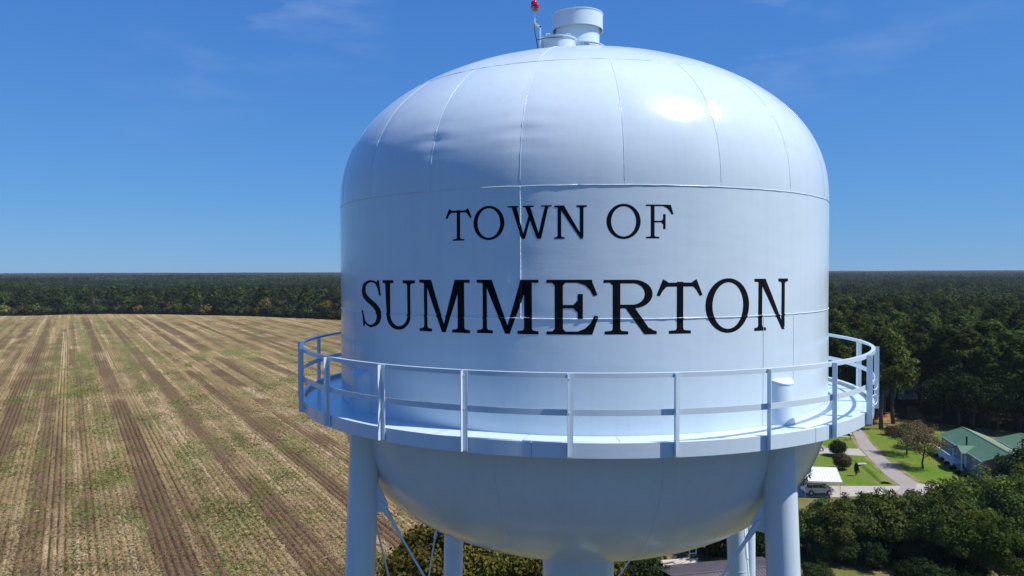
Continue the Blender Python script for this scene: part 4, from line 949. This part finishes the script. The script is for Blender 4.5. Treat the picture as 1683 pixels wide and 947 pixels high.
# tree line behind the field
def edge_at(px):
    for a, b_ in zip(EDGE, EDGE[1:]):
        pa = project(np.array(a)); pb = project(np.array(b_))
        if pa[0] <= px <= pb[0]: return a.lerp(b_, (px - pa[0]) / (pb[0] - pa[0]))
    return EDGE[-1]
for i in range(72):
    px = -30 + 620 * (i + rs.uniform(-.3, .3)) / 72; e = edge_at(max(px, -390)); y = e.y + rs.uniform(3, 9); x = e.x * y / e.y
    o = rs.random(); mat = LEAF_ORANGE if o < .07 else LEAF_BRIGHT if o < .25 else LEAF_DARK if o < .45 else None
    plant('young_tree', T_LOW[i % 3], (x, y, 0), rs.uniform(.8, 1.35), rs.uniform(0, 6.28), ('orange leaved' if o < .07 else 'light green' if o < .25 else 'dark green' if o < .45 else 'green') + ' low young tree in the front row of the wood behind the field', 'tree', {0: 'orange', 1: 'light'}.get(0 if o < .07 else 1 if o < .25 else 2, 'plain') + ' young trees at the field edge', mat=mat)
for row in range(3):
    for i in range(66):
        px = -30 + 620 * (i + rs.uniform(-.4, .4)) / 66; e = edge_at(px); y = e.y + 13 + row * 11 + rs.uniform(-4, 4); x = e.x * y / e.y
        o = rs.random(); s = rs.uniform(.82, 1.15) if row else rs.uniform(.6, 1.0)
        if o < .25: plant('pine_tree', T_FARP[i % 2], (x, y, 0), s, rs.uniform(0, 6.28), 'dark green pine in the wood behind the harvested field', 'pine tree', 'pines behind the field')
        else: plant('hardwood_tree', T_FAR[i % 4], (x, y, 0), s, rs.uniform(0, 6.28), 'green leafy hardwood in the wood behind the harvested field', 'tree', 'hardwoods behind the field', mat=LEAF_DARK if o < .5 else None)
for (px, dy, s, l) in ((155, 10, .9, 'bare pale trunked dead tree in the wood behind the field, left of centre'), (200, 12, .85, 'thin pale bare tree right of the whitest dead tree behind the field'), (228, 14, 1.05, 'tall grey bare crowned tree behind the field'), (392, 14, .95, 'grey bare tree behind the field toward the middle'), (470, 12, .9, 'bare grey tree in the wood nearest the tank, left side'), (250, 15, .9, 'smaller grey bare tree right of the tall grey one behind the field')):
    e = edge_at(px); y = e.y + dy; plant('bare_tree', T_BARE[int(px) % 2], (e.x * y / e.y, y, 0), s, px, l, 'dead tree')
for (px, l) in ((440, 'orange tree high in the wood behind the field near the tank'), (277, 'yellowing tree left of the darkest clump behind the field'), (538, 'orange brown tree in the wood just left of the tank')):
    e = edge_at(px); y = e.y + 11; plant('autumn_tree', T_FAR[0], (e.x * y / e.y, y, 0), .82, px, l, 'tree', mat=LEAF_ORANGE)

# the rest of the woods, out to the horizon: one mass of scattered canopy patches
def patch(name, size, n, leaf, per, seed, hmean):
    rng = np.random.default_rng(seed); Cs = []; Ns = []; g = int(math.ceil(math.sqrt(n))); k = 0
    for i in range(g):
        for j in range(g):
            x = (i + rng.uniform(.1, .9)) / g * size - size / 2; y = (j + rng.uniform(.1, .9)) / g * size - size / 2
            h = hmean * rng.uniform(.66, 1.16); w = size / g * rng.uniform(1.0, 1.5)
            m = per; d = rng.normal(0, 1, (m, 3)); d /= np.linalg.norm(d, axis=1)[:, None]; d[:, 2] = np.abs(d[:, 2]) * 1.15 - .25
            rr = rng.uniform(.65, 1.05, m)[:, None]; lob = 1 + .25 * np.sin(np.arctan2(d[:, 1], d[:, 0]) * 3 + k)[:, None]
            C = d * rr * np.array([w / 2, w / 2, h * .33]) * np.concatenate([lob, lob, np.ones_like(lob)], 1) + np.array([x, y, h * .66]); Cs.append(C); Ns.append(d * 1.1); k += 1
    C = np.concatenate(Cs); N = np.concatenate(Ns); V, F = leaf_quads(C, N, leaf, rng, 1.3, .25)
    # a few low quads as understorey so no gaps open at grazing view
    me = mesh_np(name, V, F, LEAF_FAR); o = bpy.data.objects.new(name, me); return o
P_FINE = [patch('canopy_patch', 80, 56, 1.25, 170, 300 + i, 20) for i in range(3)]
P_COARSE = [patch('canopy_patch_wide', 260, 420, 3.4, 38, 320 + i, 21) for i in range(2)]
pts = []
def add_patches(size, y0, y1, base):
    n = int(y1 / size) + 2
    for i in range(-n, n + 1):
        for j in range(0, n + 1):
            x = (i + .5) * size; y = (j + .5) * size; d = math.hypot(x, y)
            if not (y0 <= d < y1) or y < 60 or abs(math.atan2(x, y)) > R_(50): continue
            yield x, y, d
for x, y, d in add_patches(76, 120, 1650, 0):
    px, py = project(np.array([x, y, 0.0])); az = math.degrees(math.atan2(x, y))
    corners = np.array([(x - 40, y - 40), (x + 40, y - 40), (x, y), (x - 40, y + 40), (x + 40, y + 40)])
    if inside(corners[:, 0], corners[:, 1], FPOLY).any(): continue
    if x < 60 and y < 500 and x > -60 and y < 330: continue
    if az < 6 and x < 40:                                        # behind the field: start behind the individual rows
        e = edge_at(min(max(px, -390), 630)); 
        if y - 38 < e.y + 34 and px < 640: continue
    if az > 16 and y < RIGHT_END + 30: continue
    if az <= 16 and d < 330: continue
    pts.append((x + rs.uniform(-4, 4), y + rs.uniform(-4, 4), float(ground_rise(np.array(d))), rs.randrange(3), rs.randrange(4) * math.pi / 2, rs.uniform(.95, 1.1), rs.uniform(.88, 1.12)))
for x, y, d in add_patches(250, 1560, 9000, 3):
    pts.append((x, y, float(ground_rise(np.array(d))), 3 + rs.randrange(2), rs.randrange(4) * math.pi / 2, rs.uniform(.98, 1.06), rs.uniform(.85, 1.25)))
# strips filling the gap between the field-edge rows and the first whole patches
for i in range(15):
    px = -60 + 720 * i / 14; e = edge_at(min(px, 630)); y = e.y + 34 + 40 + 12; pts.append((e.x * y / e.y, y, 0, i % 3, 0.0, 1.0, 1.0))
for i in range(8):
    az = R_(18 + 3.2 * i); y = RIGHT_END + 20; pts.append((y * math.tan(az), y, 0, i % 3, 0.0, 1.0, 1.0))
def forest_object(pts):
    me = bpy.data.meshes.new('woodland'); me.from_pydata([p[:3] for p in pts], [], [])
    for nme, idx, ty in (('pick', 3, 'INT'), ('turn', 4, 'FLOAT'), ('wide', 5, 'FLOAT'), ('tall', 6, 'FLOAT')):
        at = me.attributes.new(nme, ty, 'POINT')
        at.data.foreach_set('value', [p[idx] for p in pts])
    o = link('woodland', me); ng = bpy.data.node_groups.new('scatter_canopy', 'GeometryNodeTree')
    ng.interface.new_socket('Geometry', in_out='INPUT', socket_type='NodeSocketGeometry'); ng.interface.new_socket('Geometry', in_out='OUTPUT', socket_type='NodeSocketGeometry')
    N = ng.nodes; L = ng.links; gi = N.new('NodeGroupInput'); go = N.new('NodeGroupOutput')
    mp = N.new('GeometryNodeMeshToPoints'); iop = N.new('GeometryNodeInstanceOnPoints'); jn = N.new('GeometryNodeJoinGeometry')
    L.new(gi.outputs[0], mp.inputs[0]); L.new(mp.outputs[0], iop.inputs['Points'])
    for src in reversed(P_FINE + P_COARSE):
        oi = N.new('GeometryNodeObjectInfo'); oi.inputs['Object'].default_value = src; oi.inputs['As Instance'].default_value = True; L.new(oi.outputs['Geometry'], jn.inputs[0])
    L.new(jn.outputs[0], iop.inputs['Instance']); iop.inputs['Pick Instance'].default_value = True
    def attr(nme, ty):
        a = N.new('GeometryNodeInputNamedAttribute'); a.data_type = ty; a.inputs['Name'].default_value = nme; return a.outputs['Attribute']
    L.new(attr('pick', 'INT'), iop.inputs['Instance Index'])
    cr = N.new('ShaderNodeCombineXYZ'); L.new(attr('turn', 'FLOAT'), cr.inputs[2]); L.new(cr.outputs[0], iop.inputs['Rotation'])
    cs = N.new('ShaderNodeCombineXYZ'); w = attr('wide', 'FLOAT'); L.new(w, cs.inputs[0]); L.new(w, cs.inputs[1]); L.new(attr('tall', 'FLOAT'), cs.inputs[2]); L.new(cs.outputs[0], iop.inputs['Scale'])
    L.new(iop.outputs[0], go.inputs[0])
    md = o.modifiers.new('scatter', 'NODES'); md.node_group = ng
    return o
tag(forest_object(pts), 'dense dark green woodland stretching to the horizon', 'woodland', kind='stuff')
print('patches', len(pts))

# weeds and straw tufts on the near field
def tufts(name, mat, n, test, size, seed, blades=5, flat=.5):
    rng = np.random.default_rng(seed); V = []; F = []; c = 0
    y = np.exp(rng.uniform(math.log(76), math.log(360), n * 8)); px = rng.uniform(-40, 760, n * 8); x = (px - CX) / FPX * y
    ok = inside(x, y, FPOLY); x = x[ok]; y = y[ok]; u = x * EU[0] + y * EU[1]; v = x * EV[0] + y * EV[1]
    so, gr, ln = field_cover(u, v); p = test(so, gr, ln) * np.clip((360 - y) / 160, 0, 1); keep = rng.random(len(x)) < p; x = x[keep][:n]; y = y[keep][:n]
    m = len(x) * blades; bx = np.repeat(x, blades) + rng.normal(0, size * .6, m); by = np.repeat(y, blades) + rng.normal(0, size * .6, m)
    C = np.stack([bx, by, np.full(m, .20) + rng.uniform(0, size * .35, m)], 1); N_ = rng.normal(0, .6, (m, 3)); N_[:, 2] = flat
    V, F = leaf_quads(C, N_, size, rng, 1.5, .2)
    return link(name, mesh_np(name, V, F, mat))
WEED = leaf_material('weed_leaves', (0.060, 0.082, 0.018), (0.15, 0.18, 0.040))
STRAW = leaf_material('straw_litter', (0.26, 0.20, 0.11), (0.50, 0.41, 0.26), trans=.05)
CLOD = leaf_material('soil_clods', (0.10, 0.065, 0.045), (0.20, 0.135, 0.095), trans=0)
tag(tufts('weeds', WEED, 20000, lambda s, g, l: np.clip((g - .15) * .8, 0, 1) ** 1.4, .17, 1), 'green weeds growing between the rows of the harvested field', 'weeds', kind='stuff')
tag(tufts('straw', STRAW, 26000, lambda s, g, l: np.clip(.8 - s, 0, 1) * (1 - l), .17, 2, 4, 1.2), 'dry straw lying on the harvested field', 'straw', kind='stuff')
tag(tufts('clods', CLOD, 14000, lambda s, g, l: np.clip(s - .3 + l * .3, 0, 1), .12, 3, 3, .5), 'dark soil clods in the bare strips of the field', 'soil clods', kind='stuff')

# ================================================================ BUILDINGS AND VEHICLES
GREEN_ROOF = plain('green_metal_roof', (0.085, 0.175, 0.105), .5, metal=.1, var=.10, scale=.6)
SIDING_GREY = plain('blue_grey_siding', (0.20, 0.235, 0.275), .7, var=.08)
SIDING_BROWN = plain('brown_siding', (0.060, 0.048, 0.046), .8, var=.1)
TRIM = plain('white_trim', (0.72, 0.74, 0.76), .5, var=.04)
WHITE_METAL = plain('white_roof_metal', (0.70, 0.70, 0.71), .45, var=.05, scale=1.0)
GLASS = plain('window_glass', (0.02, 0.025, 0.035), .08, var=.05, spec=.8)
DARK = plain('dark_metal', (0.03, 0.03, 0.035), .5)
BRICKM = plain('red_brick', (0.27, 0.09, 0.06), .85, var=.25, scale=5)
GREYROOF = plain('weathered_roof_metal', (0.135, 0.115, 0.120), .5, metal=.25, var=.18, scale=.9)
def house(name, label, origin, rz, Lx, Wy, he, hr, roof_mat, wall_mat, gable_mat, cat='house', over=.45, windows=True, ribs=True, deck=False):
    """Lx along local x, front faces local -y"""
    t = tag(empty(name, origin, rz), label, cat)
    x, y = Lx / 2, Wy / 2
    def wall(P, m, nm='wall'): return MB().add(P, [tuple(range(len(P)))]).build(nm, m, t)
    def thick(P, d, m, nm='wall'):
        d = Vector(d); V = [Vector(p) for p in P]; n = len(V); V2 = [p + d for p in V]
        return MB().add(V + V2, [tuple(range(n)), tuple(range(2 * n - 1, n - 1, -1))] + [(i, n + i, n + (i + 1) % n, (i + 1) % n) for i in range(n)]).build(nm, m, t)
    thick([(-x, -y, 0), (x, -y, 0), (x, -y, he), (-x, -y, he)], (0, .15, 0), wall_mat); thick([(x, y, 0), (-x, y, 0), (-x, y, he), (x, y, he)], (0, -.15, 0), wall_mat)
    for s in (-1, 1): thick([(s * x, -y, 0), (s * x, y, 0), (s * x, y, he), (s * x, 0, hr - .12), (s * x, -y, he)], (-s * .15, 0, 0), gable_mat)
    for s in (-1, 1):
        sl = (hr - he) / y; P = [(-x - over, s * (y + over), he - sl * over), (x + over, s * (y + over), he - sl * over), (x + over, 0, hr), (-x - over, 0, hr)]
        r = thick(P, (0, 0, .07), roof_mat, 'roof_slope')
        if ribs:
            n = int(Lx / (.36 if name == 'shed' else .6)); b = MB()
            for k in range(n + 1):
                xx = -x - over + .05 + (Lx + 2 * over - .1) * k / n; a = Vector((xx, s * (y + over), he - sl * over + .085)); c = Vector((xx, s * .06, hr + .08)); b.tube([a, c], .022, 4, False)
            rb = b.build('rib', roof_mat, r); rb['kind'] = 'stuff'
        MB().box((0, s * (y + over + .015), he - sl * over + .0), (Lx + 2 * over, .03, .16)).build('fascia', TRIM if name != 'shed' else roof_mat, r)
    MB().box((0, 0, hr + .10), (Lx + 2 * over, .3, .035)).build('ridge_cap', roof_mat, t)
    def window(xc, zc, w, h, side=-1):
        f = MB()
        yy = side * (y + .012)
        for (cx_, cz_, ww, hh) in ((xc, zc + h / 2, w + .14, .07), (xc, zc - h / 2, w + .14, .07), (xc - w / 2, zc, .07, h), (xc + w / 2, zc, .07, h), (xc, zc, .04, h - .07)): f.box((cx_, yy, cz_), (ww, .06, hh))
        fo = f.build('window', TRIM, t); MB().box((xc, side * (y + .004), zc), (w, .02, h)).build('pane', GLASS, fo)
    if windows:
        n = max(2, int(Lx / 2.8))
        for k in range(n): 
            xc = -x + Lx * (k + .5) / n; window(xc, he * .62, 1.0, 1.25); window(xc, he * .62, 1.0, 1.2, 1)
    return t
# green roofed house beyond the lawn
ha = Vector((82.1, 142.3, 0)); hd = Vector((77.3, 121.5, 0)); hdir = (hd - ha).normalized(); nrm = Vector((-hdir.y, hdir.x, 0))
if nrm.x < 0: nrm = -nrm
hcen = (ha + hd) / 2 + nrm * (.45 + 3.7); hrz = math.atan2(hdir.y, hdir.x)
h1 = house('house', 'long single storey house with green metal roof, white deck and stove pipe', hcen, hrz, (hd - ha).length - .9, 7.4, 3.7, 5.1, GREEN_ROOF, SIDING_GREY, SIDING_BROWN)
Lh = (hd - ha).length - .9
d = MB().box((-Lh * .18, -3.7 - .9, .95), (Lh * .5, 1.8, .12)).build('deck', TRIM, h1)
MB().box((-Lh * .18, -3.7 - 1.82, .45), (Lh * .5, .06, .85)).build('skirt', TRIM, d)
for k in range(9): MB().box((-Lh * .18 - Lh * .25 + .1 + (Lh * .5 - .2) * k / 8, -3.7 - 1.75, 1.45), (.08, .08, .9)).build('baluster', TRIM, d)
MB().box((-Lh * .18, -3.7 - 1.75, 1.93), (Lh * .5, .09, .07)).build('handrail', TRIM, d)
for k in range(4): MB().box((Lh * .07 + .35 + .3 * k, -3.7 - 1.0, .80 - .22 * k), (.3, 1.1, .08)).build('step', TRIM, d)
MB().tube([(Lh * .02, -3.0, 3.9), (Lh * .02, -3.0, 5.5)], .16, 12).build('stove_pipe', DARK, h1); MB().tube([(Lh * .02, -3.0, 5.5), (Lh * .02, -3.0, 5.62)], [.26, .20], 12).build('pipe_cap', DARK, h1)
# entrance gable projecting to the front
gp = tag(empty('porch'), None)
bpy.data.objects.remove(gp)
for s in (-1, 1):
    P = [Vector((Lh * .10 + s * 2.3, -5.1, 3.35)), Vector((Lh * .10, -5.1, 4.25)), Vector((Lh * .10, -1.6, 4.25)), Vector((Lh * .10 + s * 2.3, -2.9, 3.35))]
    V = P + [p + Vector((0, 0, .07)) for p in P]
    MB().add(V, [(0, 1, 2, 3), (7, 6, 5, 4), (0, 4, 5, 1), (1, 5, 6, 2), (2, 6, 7, 3), (3, 7, 4, 0)]).build('porch_roof', GREEN_ROOF, h1)
V = [(Lh * .10 - 2.1, -5.0, 3.38), (Lh * .10 + 2.1, -5.0, 3.38), (Lh * .10, -5.0, 4.2)]
MB().add(V + [(a, b_ + .1, c) for a, b_, c in V], [(0, 1, 2), (5, 4, 3), (0, 3, 4, 1), (1, 4, 5, 2), (2, 5, 3, 0)]).build('porch_gable', SIDING_GREY, h1)
for s in (-1, 1): MB().box((Lh * .10 + s * 2.05, -5.0, 1.69), (.18, .18, 3.36)).build('porch_post', TRIM, h1)
dr = MB().box((Lh * .10, -3.72, 1.55), (1.0, .06, 2.1)).build('door', TRIM, h1)
# second green roof at the right edge
g = ground(1682, 733, 3)
house('garage', 'second green roofed building with white fascia at the right edge of the photo', (g.x + 3.0, g.y + 1.5, 0), hrz, 11, 8, 2.6, 3.7, GREEN_ROOF, SIDING_GREY, SIDING_BROWN, 'building', windows=False)
# blue grey house glimpsed through the trees
g = ground(1525, 662)
house('house', 'blue grey house glimpsed between the trees beyond the clearing', (g.x + 2, g.y + 10, 0), R_(12), 15, 8, 3.2, 5.0, WHITE_METAL, plain('pale_blue_siding', (.40, .47, .56), .7), plain('pale_blue_gable', (.40, .47, .56), .7), ribs=False)
# red brick outbuilding seen under the catwalk rail
g = ground(1438, 690)
house('brick_shed', 'small red brick outbuilding half hidden behind the catwalk rail', (g.x - 2.2, g.y + 3, 0), R_(-20), 5, 4, 2.6, 3.6, GREYROOF, BRICKM, BRICKM, 'shed', windows=False, ribs=False)
# metal roofed shed under the tank
sh = house('shed', 'low shed with brown grey ribbed metal roof under the right side of the bowl', (22.6, 77.2, 0), R_(12), 12.0, 7.5, 3.0, 3.6, GREYROOF, SIDING_BROWN, SIDING_BROWN, 'shed', windows=False)
# pale boards lying left of the shed
for k in range(6):
    g = ground(1094 + 9 * k, 924 + (k % 3) * 2)
    o = MB().box((0, 0, .0), (3.0, .35, .12)).build('board', plain('pale_board', (.46, .43, .39), .8), None); o.location = (g.x, g.y, .14 + .13 * (k % 2)); o.rotation_euler = (0, 0, R_(12 + 9 * k))
    tag(o, 'pale weathered board lying on the ground beside the metal roofed shed', 'board', 'boards beside the shed')

# carport
cp = tag(empty('carport', (0, 0, 0)), 'flat white metal carport roof on thin posts beside the gravel lane', 'carport')
fl = Vector((44.9, 113.7, 0)); fr = Vector((50.5, 113.0, 0)); br = Vector((53.3, 121.5, 0)); bl = Vector((47.7, 122.2, 0))
N_ = 12
for k in range(N_):                                              # roof pans, each with an upturned rib
    a = fl.lerp(fr, k / N_); b_ = fl.lerp(fr, (k + 1) / N_ - .004); c = bl.lerp(br, (k + 1) / N_ - .004); d_ = bl.lerp(br, k / N_)
    V = [Vector((p.x, p.y, z)) for z in (2.62, 2.70) for p in (a, b_, c, d_)]
    MB().add(V, [(0, 3, 2, 1), (4, 5, 6, 7), (0, 1, 5, 4), (1, 2, 6, 5), (2, 3, 7, 6), (3, 0, 4, 7)]).build('roof_panel', WHITE_METAL, cp)
for p, q in ((fl, fr), (fr, br), (br, bl), (bl, fl)):
    m_ = (p + q) / 2; v = q - p; MB().box((m_.x, m_.y, 2.60), (v.length + .1, .08, .28), math.atan2(v.y, v.x)).build('gutter', WHITE_METAL, cp)
for p in (fl.lerp(br, .04), fr.lerp(bl, .04), br.lerp(fl, .04), bl.lerp(fr, .04), fr.lerp(br, .5), fl.lerp(bl, .5), fl.lerp(fr, .72)): MB().box((p.x, p.y, 1.28), (.07, .07, 2.56)).build('post', WHITE_METAL, cp)

# SUV under the carport
def suv(name, label, loc, rz, mat):
    t = tag(empty(name, loc, rz), label, 'car')
    prof = [(-2.30, .45), (-2.34, .75), (-2.28, 1.02), (-2.14, 1.52), (-2.00, 1.72), (-1.7, 1.79), (.0, 1.78), (.35, 1.70), (1.02, 1.14), (1.25, 1.08), (2.05, .98), (2.24, .88), (2.30, .62), (2.28, .42), (2.0, .34), (-2.1, .34)]
    ys = [(-.93, .55), (-.95, 1), (-.90, 1), (0, 1), (.90, 1), (.95, 1), (.93, .55)]
    V = []; F = []; n = len(prof)
    for (y, k) in ((-.80, 0), (-.93, 1), (.93, 1), (.80, 0)):
        for (x, z) in prof:
            yy = y
            if z > 1.2: yy = y * (1 - .16 * (z - 1.2) / .6)
            s = .975 if k == 0 else 1.0; V.append((x * s, yy if k else yy * 1.16, z if k else (z - .9) * .985 + .9))
    for j in range(3):
        for i in range(n): F.append((j * n + i, j * n + (i + 1) % n, (j + 1) * n + (i + 1) % n, (j + 1) * n + i))
    F.append(tuple(range(n))[::-1]); F.append(tuple(3 * n + i for i in range(n)))
    MB().add(V, F).build('body', mat, t, True, 28)
    for s in (-1, 1):
        for (x0, x1, x2, x3) in ((-2.02, -1.30, -1.30, -1.90), (-1.22, -.32, -.32, -1.22), (-.24, .88, .28, -.24)):
            z0, z1 = 1.16, 1.62; y0 = s * .945; y1 = s * .90
            P = [Vector((x0, y0, z0)), Vector((x1, y0, z0)), Vector((x2, y1, z1)), Vector((x3, y1, z1))]; o = Vector((0, s * .012, 0))
            MB().add(P + [p + o for p in P], [(0, 1, 2, 3), (7, 6, 5, 4), (0, 4, 5, 1), (1, 5, 6, 2), (2, 6, 7, 3), (3, 7, 4, 0)]).build('window', GLASS, t)
        for xw in (-1.45, 1.42):
            w = MB().tube([(xw, s * .76, .37), (xw, s * .985, .37)], .37, 24).build('wheel', DARK, t, True, 40); MB().tube([(xw, s * .986, .37), (xw, s * 1.0, .37)], .23, 16).build('rim', WHITE_METAL, w, True, 40)
            MB().tube([(xw, s * .955, .40), (xw, s * .968, .40)], .44, 24).build('wheel_arch', DARK, t)
        MB().box((2.20, s * .70, .78), (.18, .36, .16)).build('headlight', TRIM, t); MB().box((-2.27, s * .80, 1.15), (.12, .16, .36)).build('taillight', BRICKM, t)
        MB().box((-.75, s * .60, 1.82), (1.9, .05, .05)).build('roof_rack', DARK, t)
        MB().box((.72, s * 1.02, 1.18), (.12, .16, .16)).build('mirror', DARK, t)
    P = [Vector((1.0, -.78, 1.20)), Vector((1.0, .78, 1.20)), Vector((.42, .72, 1.69)), Vector((.42, -.72, 1.69))]; o = Vector((.03, 0, .03)); MB().add(P + [p + o for p in P], [(0, 1, 2, 3), (7, 6, 5, 4), (0, 4, 5, 1), (1, 5, 6, 2), (2, 6, 7, 3), (3, 7, 4, 0)]).build('windscreen', GLASS, t)
    MB().box((2.30, 0, .50), (.10, 1.7, .22)).build('bumper', DARK, t)
    return t
CARW = plain('white_car_paint', (.66, .70, .76), .25, var=.02, coat=.5)
suv('parked_suv', 'white suv parked under the white carport', (48.0, 116.0, .07), R_(2), CARW)
g = ground(1343, 741)
suv('parked_car', 'small white vehicle just showing past the tank on the concrete driveway', (g.x - 1.0, g.y, .08), R_(4), CARW)
# mailbox at the kerb
g = ground(1397.5, 724)
mb_ = tag(empty('mailbox', g), 'mailbox on a dark post beside the road above the driveway', 'mailbox')
MB().box((0, 0, .55), (.12, .12, 1.1)).build('post', DARK, mb_)
bx = MB(); bx.tube([(.05, -.4, 1.22), (.05, .4, 1.22)], .22, 12); bx.box((.05, 0, 1.12), (.44, .8, .2)); bx.build('box', TRIM, mb_); MB().box((-.30, 0, 1.15), (.35, .3, .5)).build('newspaper_box', DARK, mb_)
g = ground(1367, 721); tag(MB().lathe([(.001, 0), (.25, 0), (.27, .7), (.2, .85), (.001, .9)], n=12).build('bin', DARK, smooth=True), 'small dark bin on the verge under the catwalk edge', 'bin').location = g
g = ground(1415.5, 765.5); cv = tag(empty('culvert', (g.x, g.y, .05), R_(8)), 'pale concrete culvert slab at the head of the grassy ditch', 'culvert')
MB().box((0, 0, .28), (1.9, .9, .14)).build('slab', CONCRETE, cv); MB().box((0, -.25, .11), (1.5, .3, .2)).build('pipe_mouth', DARK, cv)
g = ground(417, 649); mk = tag(empty('marker_post', g), 'small white marker post standing in the field', 'marker'); MB().box((0, 0, .75), (.22, .22, 1.3)).build('post', TRIM, mk); MB().box((0, 0, 1.43), (.28, .28, .06)).build('cap', TRIM, mk)

# ================================================================ HAZE
HZ = plain('haze_air', (1, 1, 1)); nt = HZ.node_tree
for n in list(nt.nodes): nt.nodes.remove(n)
ho = nt.nodes.new('ShaderNodeOutputMaterial'); pv = nt.nodes.new('ShaderNodeVolumePrincipled'); pv.inputs['Color'].default_value = (.72, .84, 1.0, 1); pv.inputs['Density'].default_value = 0.00006
pv.inputs['Anisotropy'].default_value = 0.2
nt.links.new(pv.outputs[0], ho.inputs['Volume'])
hb = MB().box((0, 0, 20.5), (20000, 20000, 43)).build('haze', HZ); tag(hb, 'thin blue haze over the far woods', 'haze', kind='stuff')
